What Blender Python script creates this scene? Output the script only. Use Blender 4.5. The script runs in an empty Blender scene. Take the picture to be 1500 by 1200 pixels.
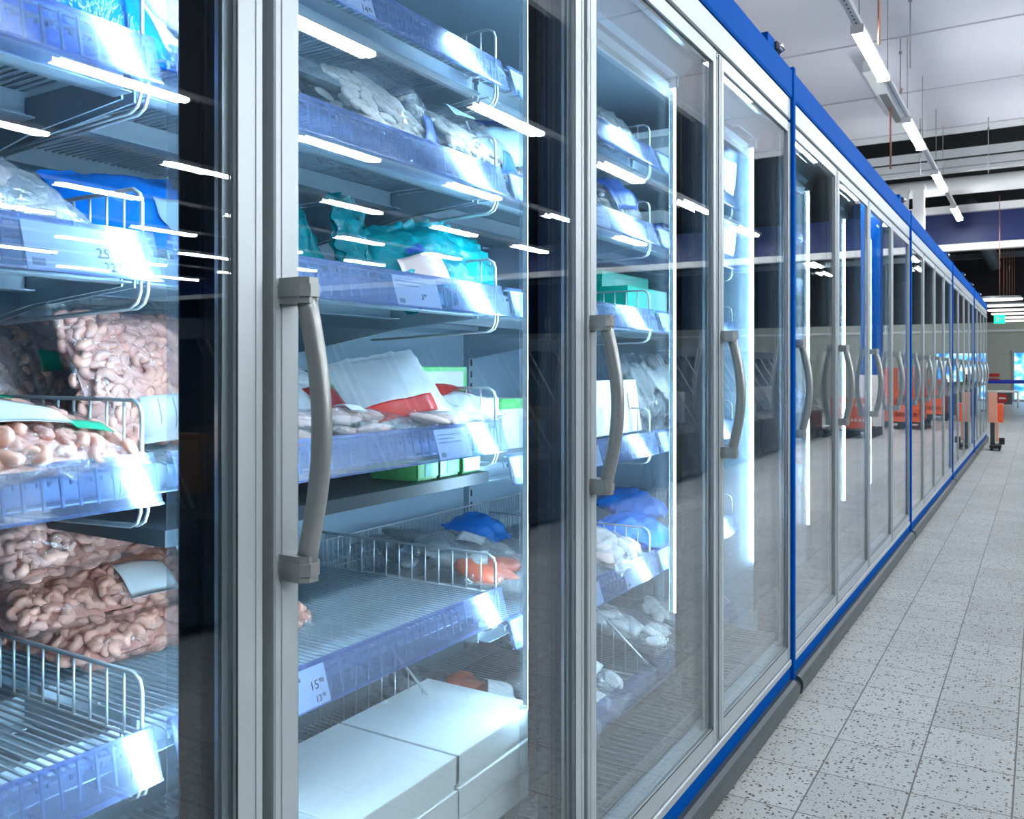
import bpy, math, random
from mathutils import Vector, Matrix, noise
random.seed(7)
SC = bpy.context.scene
COL = SC.collection
PI = math.pi

# ------------------------------------------------------------------ materials
def nt(name):
    m = bpy.data.materials.new(name); m.use_nodes = True
    t = m.node_tree; t.nodes.clear()
    o = t.nodes.new('ShaderNodeOutputMaterial')
    return m, t, o
def nd(t, kind, **kw):
    n = t.nodes.new(kind)
    for k, v in kw.items(): setattr(n, k, v)
    return n
def inp(n, **kw):
    for k, v in kw.items():
        n.inputs[k.replace('_', ' ')].default_value = v
def rgba(c): return (c[0], c[1], c[2], 1.0)
def pbr(name, col, rough=.5, metal=0., var=.06, scale=30., bump=0., bscale=60., coat=0., spec=.5):
    m, t, o = nt(name)
    p = nd(t, 'ShaderNodeBsdfPrincipled')
    inp(p, Roughness=rough, Metallic=metal)
    p.inputs['Specular IOR Level'].default_value = spec
    p.inputs['Coat Weight'].default_value = coat
    tc = nd(t, 'ShaderNodeTexCoord')
    n = nd(t, 'ShaderNodeTexNoise'); inp(n, Scale=scale, Detail=3.)
    t.links.new(tc.outputs['Object'], n.inputs['Vector'])
    r = nd(t, 'ShaderNodeMapRange')
    inp(r, To_Min=1 - var, To_Max=1 + var)
    t.links.new(n.outputs['Fac'], r.inputs['Value'])
    h = nd(t, 'ShaderNodeMix', data_type='RGBA', blend_type='MULTIPLY')
    h.inputs['Factor'].default_value = 1
    h.inputs[6].default_value = rgba(col)
    t.links.new(r.outputs['Result'], h.inputs[7])
    t.links.new(h.outputs[2], p.inputs['Base Color'])
    if bump:
        n2 = nd(t, 'ShaderNodeTexNoise'); inp(n2, Scale=bscale, Detail=2.)
        t.links.new(tc.outputs['Object'], n2.inputs['Vector'])
        b = nd(t, 'ShaderNodeBump'); inp(b, Strength=bump, Distance=.01)
        t.links.new(n2.outputs['Fac'], b.inputs['Height'])
        t.links.new(b.outputs['Normal'], p.inputs['Normal'])
    t.links.new(p.outputs[0], o.inputs[0])
    return m
def emit(name, col, s):
    m, t, o = nt(name)
    e = nd(t, 'ShaderNodeEmission'); e.inputs[0].default_value = rgba(col); e.inputs[1].default_value = s
    t.links.new(e.outputs[0], o.inputs[0]); return m
def schlick(t, r0, normal=None, gain=1.):
    lw = nd(t, 'ShaderNodeLayerWeight'); lw.inputs['Blend'].default_value = .5
    if normal: t.links.new(normal, lw.inputs['Normal'])
    p = nd(t, 'ShaderNodeMath', operation='POWER'); p.inputs[1].default_value = 5
    t.links.new(lw.outputs['Facing'], p.inputs[0])
    a = nd(t, 'ShaderNodeMath', operation='MULTIPLY_ADD', use_clamp=True)
    a.inputs[1].default_value = (1 - r0) * gain; a.inputs[2].default_value = r0
    t.links.new(p.outputs[0], a.inputs[0])
    return a.outputs[0]
def glass(name, tint, r0=.045):
    m, t, o = nt(name)
    tr = nd(t, 'ShaderNodeBsdfTransparent'); tr.inputs[0].default_value = rgba(tint)
    g = nd(t, 'ShaderNodeBsdfGlossy'); g.inputs['Roughness'].default_value = 0.0
    g.inputs[0].default_value = (1, 1, 1, 1)
    mx = nd(t, 'ShaderNodeMixShader')
    t.links.new(schlick(t, r0), mx.inputs[0])
    t.links.new(tr.outputs[0], mx.inputs[1]); t.links.new(g.outputs[0], mx.inputs[2])
    t.links.new(mx.outputs[0], o.inputs[0]); return m
def film(name, tint, haze=.05, hazecol=(.9, .95, 1), rough=.09, scale=18., strength=1., r0=.17):
    m, t, o = nt(name)
    tc = nd(t, 'ShaderNodeTexCoord')
    n = nd(t, 'ShaderNodeTexNoise'); inp(n, Scale=scale, Detail=4., Roughness=.6, Distortion=1.2)
    t.links.new(tc.outputs['Object'], n.inputs['Vector'])
    b = nd(t, 'ShaderNodeBump'); inp(b, Strength=strength, Distance=.02)
    t.links.new(n.outputs['Fac'], b.inputs['Height'])
    tr = nd(t, 'ShaderNodeBsdfTransparent'); tr.inputs[0].default_value = rgba(tint)
    g = nd(t, 'ShaderNodeBsdfGlossy'); g.inputs['Roughness'].default_value = rough
    t.links.new(b.outputs['Normal'], g.inputs['Normal'])
    d = nd(t, 'ShaderNodeBsdfDiffuse'); d.inputs[0].default_value = rgba(hazecol)
    m1 = nd(t, 'ShaderNodeMixShader'); m1.inputs[0].default_value = haze
    t.links.new(tr.outputs[0], m1.inputs[1]); t.links.new(d.outputs[0], m1.inputs[2])
    m2 = nd(t, 'ShaderNodeMixShader')
    t.links.new(schlick(t, r0, b.outputs['Normal'], .5), m2.inputs[0])
    t.links.new(m1.outputs[0], m2.inputs[1]); t.links.new(g.outputs[0], m2.inputs[2])
    t.links.new(m2.outputs[0], o.inputs[0]); return m
def rail_plastic(name):
    m, t, o = nt(name)
    tr = nd(t, 'ShaderNodeBsdfTransparent'); tr.inputs[0].default_value = (.70, .80, 1, 1)
    d = nd(t, 'ShaderNodeBsdfDiffuse'); d.inputs[0].default_value = (.58, .70, 1, 1)
    tl = nd(t, 'ShaderNodeBsdfTranslucent'); tl.inputs[0].default_value = (.58, .70, 1, 1)
    ad = nd(t, 'ShaderNodeMixShader'); ad.inputs[0].default_value = .45
    t.links.new(d.outputs[0], ad.inputs[1]); t.links.new(tl.outputs[0], ad.inputs[2])
    m1 = nd(t, 'ShaderNodeMixShader'); m1.inputs[0].default_value = .14
    t.links.new(tr.outputs[0], m1.inputs[1]); t.links.new(ad.outputs[0], m1.inputs[2])
    g = nd(t, 'ShaderNodeBsdfGlossy'); g.inputs['Roughness'].default_value = .17
    m2 = nd(t, 'ShaderNodeMixShader')
    t.links.new(schlick(t, .12), m2.inputs[0])
    t.links.new(m1.outputs[0], m2.inputs[1]); t.links.new(g.outputs[0], m2.inputs[2])
    t.links.new(m2.outputs[0], o.inputs[0]); return m
def floor_mat():
    m, t, o = nt('terrazzo_tile')
    geo = nd(t, 'ShaderNodeTexCoord')
    sep = nd(t, 'ShaderNodeSeparateXYZ'); t.links.new(geo.outputs['Object'], sep.inputs[0])
    def grout(out, pitch, off, w):
        a = nd(t, 'ShaderNodeMath', operation='MULTIPLY_ADD'); a.inputs[1].default_value = 1 / pitch; a.inputs[2].default_value = -off / pitch
        t.links.new(out, a.inputs[0])
        f = nd(t, 'ShaderNodeMath', operation='FRACT'); t.links.new(a.outputs[0], f.inputs[0])
        s = nd(t, 'ShaderNodeMath', operation='SUBTRACT'); s.inputs[1].default_value = .5; t.links.new(f.outputs[0], s.inputs[0])
        b = nd(t, 'ShaderNodeMath', operation='ABSOLUTE'); t.links.new(s.outputs[0], b.inputs[0])
        g = nd(t, 'ShaderNodeMath', operation='GREATER_THAN'); g.inputs[1].default_value = .5 - w / pitch / 2; t.links.new(b.outputs[0], g.inputs[0])
        fl = nd(t, 'ShaderNodeMath', operation='FLOOR'); t.links.new(a.outputs[0], fl.inputs[0])
        return g.outputs[0], fl.outputs[0]
    gx, fx = grout(sep.outputs[0], .2333, .199, .0045)
    gy, fy = grout(sep.outputs[1], .2555, .204, .0038)
    mxg = nd(t, 'ShaderNodeMath', operation='MAXIMUM'); t.links.new(gx, mxg.inputs[0]); t.links.new(gy, mxg.inputs[1])
    cmb = nd(t, 'ShaderNodeCombineXYZ'); t.links.new(fx, cmb.inputs[0]); t.links.new(fy, cmb.inputs[1])
    wn = nd(t, 'ShaderNodeTexWhiteNoise'); t.links.new(cmb.outputs[0], wn.inputs['Vector'])
    # speckles: distorted voronoi cells of random size
    nz = nd(t, 'ShaderNodeTexNoise'); inp(nz, Scale=90., Detail=1.); t.links.new(geo.outputs['Object'], nz.inputs['Vector'])
    vm = nd(t, 'ShaderNodeVectorMath', operation='MULTIPLY_ADD'); vm.inputs[1].default_value = (.012, .012, .012)
    t.links.new(nz.outputs['Color'], vm.inputs[0]); t.links.new(geo.outputs['Object'], vm.inputs[2])
    def specks(scale, thr, lo):
        v = nd(t, 'ShaderNodeTexVoronoi'); inp(v, Scale=scale)
        t.links.new(vm.outputs[0], v.inputs['Vector'])
        w = nd(t, 'ShaderNodeSeparateColor'); t.links.new(v.outputs['Color'], w.inputs[0])
        mr = nd(t, 'ShaderNodeMapRange'); inp(mr, From_Min=lo, From_Max=1., To_Min=0., To_Max=thr)
        t.links.new(w.outputs[0], mr.inputs['Value'])
        l = nd(t, 'ShaderNodeMath', operation='LESS_THAN')
        t.links.new(v.outputs['Distance'], l.inputs[0]); t.links.new(mr.outputs[0], l.inputs[1])
        return l.outputs[0], w
    s1, w1 = specks(88., .46, .22)
    s2, w2 = specks(150., .42, .4)
    rp = nd(t, 'ShaderNodeValToRGB')
    rp.color_ramp.elements[0].color = (.02, .02, .024, 1); rp.color_ramp.elements[1].color = (.13, .085, .075, 1)
    t.links.new(w1.outputs[1], rp.inputs[0])
    base = nd(t, 'ShaderNodeMapRange'); inp(base, To_Min=.9, To_Max=1.06); t.links.new(wn.outputs['Value'], base.inputs['Value'])
    bc = nd(t, 'ShaderNodeMix', data_type='RGBA', blend_type='MULTIPLY'); bc.inputs['Factor'].default_value = 1
    bc.inputs[6].default_value = (.50, .525, .52, 1); t.links.new(base.outputs[0], bc.inputs[7])
    def mix(fac, a, b):
        x = nd(t, 'ShaderNodeMix', data_type='RGBA'); t.links.new(fac, x.inputs['Factor'])
        t.links.new(a, x.inputs[6])
        if isinstance(b, tuple): x.inputs[7].default_value = b
        else: t.links.new(b, x.inputs[7])
        return x.outputs[2]
    c = mix(s2, bc.outputs[2], (.22, .22, .23, 1))
    c = mix(s1, c, rp.outputs[0])
    c = mix(mxg.outputs[0], c, (.13, .125, .12, 1))
    p = nd(t, 'ShaderNodeBsdfPrincipled'); inp(p, Roughness=.36)
    p.inputs['Specular IOR Level'].default_value = .35
    t.links.new(c, p.inputs['Base Color'])
    t.links.new(p.outputs[0], o.inputs[0]); return m
def bands(name, cols, scale, rough=.3, axis=0):
    """colour patches from a voronoi: printed pictures on packs"""
    m, t, o = nt(name)
    tc = nd(t, 'ShaderNodeTexCoord')
    v = nd(t, 'ShaderNodeTexNoise'); inp(v, Scale=scale, Detail=2.)
    t.links.new(tc.outputs['Object'], v.inputs['Vector'])
    r = nd(t, 'ShaderNodeValToRGB'); r.color_ramp.interpolation = 'CONSTANT'
    e = r.color_ramp.elements
    e[0].color = rgba(cols[0]); e[1].color = rgba(cols[1]); e[1].position = .42
    for i, c in enumerate(cols[2:]):
        k = e.new(.42 + .14 * (i + 1)); k.color = rgba(c)
    t.links.new(v.outputs['Fac'], r.inputs[0])
    p = nd(t, 'ShaderNodeBsdfPrincipled'); inp(p, Roughness=rough)
    t.links.new(r.outputs[0], p.inputs['Base Color']); t.links.new(p.outputs[0], o.inputs[0]); return m

M = {
 'alu': pbr('brushed_aluminium', (.48, .545, .58), .38, .35, .03, 200),
 'handle': pbr('champagne_metal', (.36, .39, .39), .34, .55, .04, 150),
 'blue': pbr('blue_enamel', (.0, .088, .42), .6, 0, .05, 6, spec=.02),
 'bumper': pbr('grey_rubber', (.06, .08, .09), .4, 0, .08, 20, spec=.35),
 'tank': pbr('shade_tank_steel', (.07, .095, .11), .4, .2, .06, 20),  # colour darkened to stand for the unlit bottom of the case
 'black': pbr('black_gasket', (.008, .009, .011), .5, 0, .1, 40),
 'mullion': pbr('dark_mullion', (.005, .011, .024), .45, 0, .1, 40, spec=.12),
 'spacer': pbr('dotted_spacer', (.45, .52, .56), .3, .8, .3, 900),
 'liner': pbr('cabinet_liner', (.36, .49, .60), .4, 0, .04, 8),
 'shelf': pbr('shelf_steel', (.38, .48, .56), .38, .15, .05, 40),
 'wire': pbr('coated_wire', (.62, .68, .71), .28, .5, .04, 60),
 'led': emit('cool_led', (.54, .80, 1.), 44.),
 'glow': emit('lens_glow', (.45, .76, 1.), .3),
 'cover': film('clear_light_cover', (.95, .98, 1), .06, (.8, .95, 1), .08, 3., .1, .12),
 'glass': glass('door_glass', (.965, .99, 1.), .042),
 'rail': rail_plastic('blue_price_rail'),
 'paper': pbr('white_paper', (.86, .9, .92), .45, 0, .02, 30),
 'ink': pbr('black_ink', (.02, .02, .025), .5),
 'inkgrey': pbr('grey_ink', (.33, .38, .43), .5),
 'lamp': emit('lamp_diffuser', (.93, .97, 1.), 50.),
 'pendant': emit('pendant_diffuser', (1., .93, .86), 1.5),
 'white': pbr('white_paint', (.86, .87, .88), .5, 0, .03, 4),
 'ceil': pbr('ceiling_panel', (.90, .89, .95), .7, 0, .03, 1.2),
 'seam': pbr('ceiling_seam', (.60, .60, .64), .7),
 'dark': pbr('dark_roof', (.010, .010, .012), .8),
 'darkwall': pbr('dark_wall', (.010, .013, .018), .8, spec=.1),
 'navy': pbr('navy_paint', (.006, .02, .115), .45),
 'beige': pbr('beige_plaster', (.50, .54, .48), .8),
 'copper': pbr('copper_pipe', (.42, .2, .14), .4, .5),
 'rod': pbr('grey_rod', (.3, .31, .33), .5, .4),
 'chrome': pbr('chrome', (.8, .82, .85), .12, 1.),
 'charcoal': pbr('charcoal_body', (.035, .045, .055), .4),
 'panelgrey': pbr('grey_panel', (.10, .125, .14), .35),
 'film': film('clear_film', (.99, .99, 1), .025, (.9, .95, 1), .07, 20., 1., .13),
 'filmw': film('milky_film', (.93, .96, 1), .22),
 'filmb': film('blue_film', (.05, .42, .95), .8, (.0, .22, .82), .14, 14, .8, .07),
 'teal': film('teal_film', (.02, .62, .66), .78, (.0, .42, .47), .14, 14, .8, .07),
 'filmlite': film('white_sachet', (.9, .94, .97), .8, (.80, .84, .87), .2, 10, .7),
 'shrimp': pbr('cooked_shrimp', (.97, .50, .37), .32, 0, .2, 70, coat=.25),
 'shrimpdark': pbr('shrimp_mass', (.86, .43, .33), .5, 0, .3, 60),
 'fish': pbr('white_fish', (.80, .82, .80), .35, 0, .1, 30),
 'squid': pbr('squid_piece', (.85, .83, .78), .3, 0, .1, 30),
 'pinkfish': pbr('pink_fillet', (.80, .58, .52), .4, 0, .18, 22),
 'salmon': pbr('salmon', (.62, .13, .065), .35, 0, .25, 45),
 'greyfish': pbr('grey_fish', (.24, .27, .29), .35, 0, .4, 35),
 'red': pbr('red_print', (.62, .03, .02), .35),
 'darkred': pbr('dark_red_print', (.30, .015, .012), .35),
 'green': pbr('green_print', (.12, .60, .16), .3),
 'mint': pbr('mint_green_card', (.0, .52, .37), .35),
 'greensticker': pbr('green_sticker', (.0, .47, .25), .3),
 'lightblue': pbr('light_blue_label', (.50, .70, .82), .4),
 'card': pbr('white_carton', (.80, .84, .85), .45, 0, .02, 12),
 'picture': bands('pack_picture', [(.02, .03, .05), (.55, .68, .78), (.85, .88, .9), (.75, .3, .12)], 22),
 'bluecard': pbr('blue_card', (.02, .10, .42), .35),
 'orange': pbr('orange_plastic', (.82, .13, .045), .45, 0, .08, 8),
 'palepeach': pbr('peach_panel', (.80, .36, .25), .5),
 'pallet': pbr('black_pallet', (.02, .03, .04), .6),
 'floor': floor_mat(),
 'exit': emit('exit_green', (.02, .75, .42), 1.1),
 'tape': pbr('blue_belt', (.01, .04, .5), .5),
 'steel': pbr('brushed_steel', (.45, .5, .53), .3, .8),
 'brownpaper': pbr('brown_box', (.34, .2, .1), .6),
}
def daylight():
    m, t, o = nt('bright_street_view')
    tc = nd(t, 'ShaderNodeTexCoord')
    n = nd(t, 'ShaderNodeTexNoise'); inp(n, Scale=3.2, Detail=3.)
    t.links.new(tc.outputs['Object'], n.inputs['Vector'])
    r = nd(t, 'ShaderNodeValToRGB'); e = r.color_ramp.elements
    e[0].position = .35; e[0].color = (.02, .12, .5, 1); e[1].position = .62; e[1].color = (.75, .93, 1, 1)
    k = e.new(.48); k.color = (.08, .45, .95, 1)
    t.links.new(n.outputs['Fac'], r.inputs[0])
    em = nd(t, 'ShaderNodeEmission'); em.inputs[1].default_value = 1.2
    t.links.new(r.outputs[0], em.inputs[0]); t.links.new(em.outputs[0], o.inputs[0]); return m
M['day'] = daylight()

# ------------------------------------------------------------------ mesh builder
class MB:
    def __init__(s, *mats): s.v = []; s.f = []; s.m = []; s.sm = []; s.mats = [M[k] for k in mats]; s.T = None
    def add(s, vs, fs, mi=0, smooth=False, T=None):
        T = T or s.T
        b = len(s.v)
        for p in vs:
            p = Vector(p)
            s.v.append(T @ p if T else p)
        for f in fs:
            s.f.append([b + i for i in f]); s.m.append(mi); s.sm.append(smooth)
    def box(s, x0, x1, y0, y1, z0, z1, mi=0, T=None, bev=0.):
        if bev:
            b = bev
            vs = []; 
            for zz, i in ((z0, b), (z0 + b, 0), (z1 - b, 0), (z1, b)):
                for (x, y) in ((x0 + i + b * (i == 0), y0 + i), (x1 - i - b * (i == 0), y0 + i), (x1 - i, y0 + i + b * (i == 0)), (x1 - i, y1 - i - b * (i == 0)),
                               (x1 - i - b * (i == 0), y1 - i), (x0 + i + b * (i == 0), y1 - i), (x0 + i, y1 - i - b * (i == 0)), (x0 + i, y0 + i + b * (i == 0))):
                    vs.append((x, y, zz))
            fs = [list(range(7, -1, -1)), list(range(24, 32))]
            for r in range(3):
                for k in range(8):
                    fs.append([r * 8 + k, r * 8 + (k + 1) % 8, r * 8 + 8 + (k + 1) % 8, r * 8 + 8 + k])
            s.add(vs, fs, mi, False, T); return
        vs = [(x, y, z) for x in (x0, x1) for y in (y0, y1) for z in (z0, z1)]
        s.add(vs, [(0, 1, 3, 2), (4, 6, 7, 5), (0, 4, 5, 1), (2, 3, 7, 6), (0, 2, 6, 4), (1, 5, 7, 3)], mi, False, T)
    def tube(s, pts, r, n=6, mi=0, T=None, cap=True, flat=None):
        pts = [Vector(p) for p in pts]
        rs = r if isinstance(r, (list, tuple)) else [r] * len(pts)
        rings = []
        up = None
        for i, p in enumerate(pts):
            d = (pts[min(i + 1, len(pts) - 1)] - pts[max(i - 1, 0)]).normalized()
            if up is None:
                up = Vector((0, 0, 1)) if abs(d.z) < .9 else Vector((0, 1, 0))
            a = d.cross(up).normalized(); b = a.cross(d).normalized(); up = b
            ring = []
            for k in range(n):
                an = 2 * PI * k / n + PI / n
                ra, rb = (rs[i], rs[i]) if flat is None else (rs[i] * flat[0], rs[i] * flat[1])
                ring.append(p + a * math.cos(an) * ra + b * math.sin(an) * rb)
            rings.append(ring)
        vs = [p for r_ in rings for p in r_]
        fs = []
        for i in range(len(pts) - 1):
            for k in range(n):
                fs.append((i * n + k, i * n + (k + 1) % n, (i + 1) * n + (k + 1) % n, (i + 1) * n + k))
        if cap:
            fs.append(list(range(n - 1, -1, -1))); fs.append([(len(pts) - 1) * n + k for k in range(n)])
        s.add(vs, fs, mi, n > 4, T)
    def prism(s, prof, axis, a, b, mi=0, T=None):
        """closed profile in the two other axes, extruded along axis from a to b"""
        n = len(prof); vs = []
        for e in (a, b):
            for (p, q) in prof:
                vs.append({'y': (p, e, q), 'x': (e, p, q), 'z': (p, q, e)}[axis])
        fs = [list(range(n)), list(range(2 * n - 1, n - 1, -1))]
        for k in range(n): fs.append((k, k + n, (k + 1) % n + n, (k + 1) % n))
        s.add(vs, fs, mi, False, T)
    def disc(s, c, r, h, n=20, mi=0, T=None, r2=None):
        r2 = r if r2 is None else r2
        vs = [(c[0] + r * math.cos(2 * PI * k / n), c[1] + r * math.sin(2 * PI * k / n), c[2]) for k in range(n)]
        vs += [(c[0] + r2 * math.cos(2 * PI * k / n), c[1] + r2 * math.sin(2 * PI * k / n), c[2] + h) for k in range(n)]
        fs = [list(range(n - 1, -1, -1)), list(range(n, 2 * n))] + [(k, (k + 1) % n, (k + 1) % n + n, k + n) for k in range(n)]
        s.add(vs, fs, mi, False, T)
    def text(s, body, size, T, mi=0, align='LEFT'):
        cu = bpy.data.curves.new('txt', 'FONT'); cu.body = body; cu.size = size; cu.align_x = align
        cu.extrude = .0002; cu.resolution_u = 3
        ob = bpy.data.objects.new('txt', cu); COL.objects.link(ob)
        dg = bpy.context.evaluated_depsgraph_get(); dg.update()
        me = bpy.data.meshes.new_from_object(ob.evaluated_get(dg))
        s.add([v.co.copy() for v in me.vertices], [list(p.vertices) for p in me.polygons], mi, False, T)
        bpy.data.objects.remove(ob); bpy.data.meshes.remove(me); bpy.data.curves.remove(cu)
    def mesh(s, name):
        me = bpy.data.meshes.new(name)
        me.from_pydata([tuple(v) for v in s.v], [], s.f)
        for m in s.mats: me.materials.append(m)
        me.polygons.foreach_set('material_index', s.m)
        me.polygons.foreach_set('use_smooth', s.sm)
        me.update(); return me
    def build(s, name, parent=None, loc=(0, 0, 0), rot=(0, 0, 0)):
        o = bpy.data.objects.new(name, s.mesh(name)); COL.objects.link(o)
        o.location = loc; o.rotation_euler = rot
        if parent: o.parent = parent
        return o
def tag(o, label, cat, group=None):
    o['label'] = label; o['category'] = cat
    if group: o['group'] = group
    return o
def empty(name, loc=(0, 0, 0), rot=(0, 0, 0)):
    o = bpy.data.objects.new(name, None); COL.objects.link(o)
    o.empty_display_size = .05; o.location = loc; o.rotation_euler = rot; return o
def struct(o): o['kind'] = 'structure'; return o
def kids(o): return [c for c in COL.objects if c.parent == o]
def dup(o, parent=None, loc=None, rot=None):
    c = o.copy(); COL.objects.link(c)
    if parent: c.parent = parent
    if loc is not None: c.location = loc
    if rot is not None: c.rotation_euler = rot
    for k in list(o.children): dup(k, c)
    return c

# ------------------------------------------------------------------ camera
CAM = (0.728, 0.0, 1.12)
cd = bpy.data.cameras.new('camera'); cam = bpy.data.objects.new('camera', cd); COL.objects.link(cam)
cam.location = CAM; cam.rotation_euler = (PI / 2, 0, math.atan(775 / 1270))
cd.sensor_width = 36; cd.lens = 1270 / 1500 * 36; cd.shift_y = -59 / 1500
cd.clip_start = .02; cd.clip_end = 200
cd.dof.use_dof = True; cd.dof.focus_distance = 1.6; cd.dof.aperture_fstop = 16
SC.camera = cam
SC.view_settings.view_transform = 'Standard'; SC.view_settings.look = 'None'
SC.view_settings.gamma = 1; SC.view_settings.use_curve_mapping = False
SC.view_settings.exposure = 0.86
SC.cycles.transparent_max_bounces = 24
SC.cycles.max_bounces = 8; SC.cycles.glossy_bounces = 5; SC.cycles.diffuse_bounces = 3
SC.cycles.caustics_reflective = False
SC.cycles.denoising_prefilter = 'ACCURATE'
SC.cycles.sample_clamp_indirect = 6
w = bpy.data.worlds.new('hall_air'); SC.world = w; w.use_nodes = True
w.node_tree.nodes['Background'].inputs[0].default_value = (.5, .6, .7, 1)
w.node_tree.nodes['Background'].inputs[1].default_value = .25

# ------------------------------------------------------------------ freezer case (template)
P = .7825; CL = 4 * P; Y0 = .678 - P        # first joint, case length
Z_T = [1.726, 1.517, 1.283, 1.020, .693]    # price rail tops
def offs(bay, s): return -.07 if (bay >= 2 and s >= 3) else 0.

def divider_mb(L, H, x0=-.185, n=None):
    b = MB('wire'); r = .0028
    pts = [(x0, 0, 0), (x0, 0, H - .018), (x0 - .004, 0, H - .007), (x0 - .016, 0, H), (x0 - L, 0, H)]
    b.tube(pts, r, 6)
    n = n or int(L / .034)
    for i in range(1, n + 1):
        x = x0 - L * i / n * .99
        b.tube([(x, 0, 0), (x, 0, H)], .0018, 5)
    b.tube([(x0, 0, .0), (x0 - L, 0, .0)], .002, 5)
    return b
def price_tag_mb(lines=3, big=None, w=.062, h=.05):
    b = MB('paper', 'inkgrey', 'ink')
    b.box(0, .0012, 0, w, 0, h)
    for i in range(lines):
        b.box(.0012, .0016, .006, w * (.75 - .2 * (i % 2)), h - .011 - i * .007, h - .009 - i * .007, 1)
    for i in range(8):
        b.box(.0012, .0016, .006 + i * .0018, .0068 + i * .0018, .005, .013, 1)
    if big:
        for (tx, sz, yy, zz) in big:
            b.text(tx, sz, Matrix.Translation((.0014, yy, zz)) @ Matrix(((0, 0, 1, 0), (1, 0, 0, 0), (0, 1, 0, 0), (0, 0, 0, 1))), 2)
    return b

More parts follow.
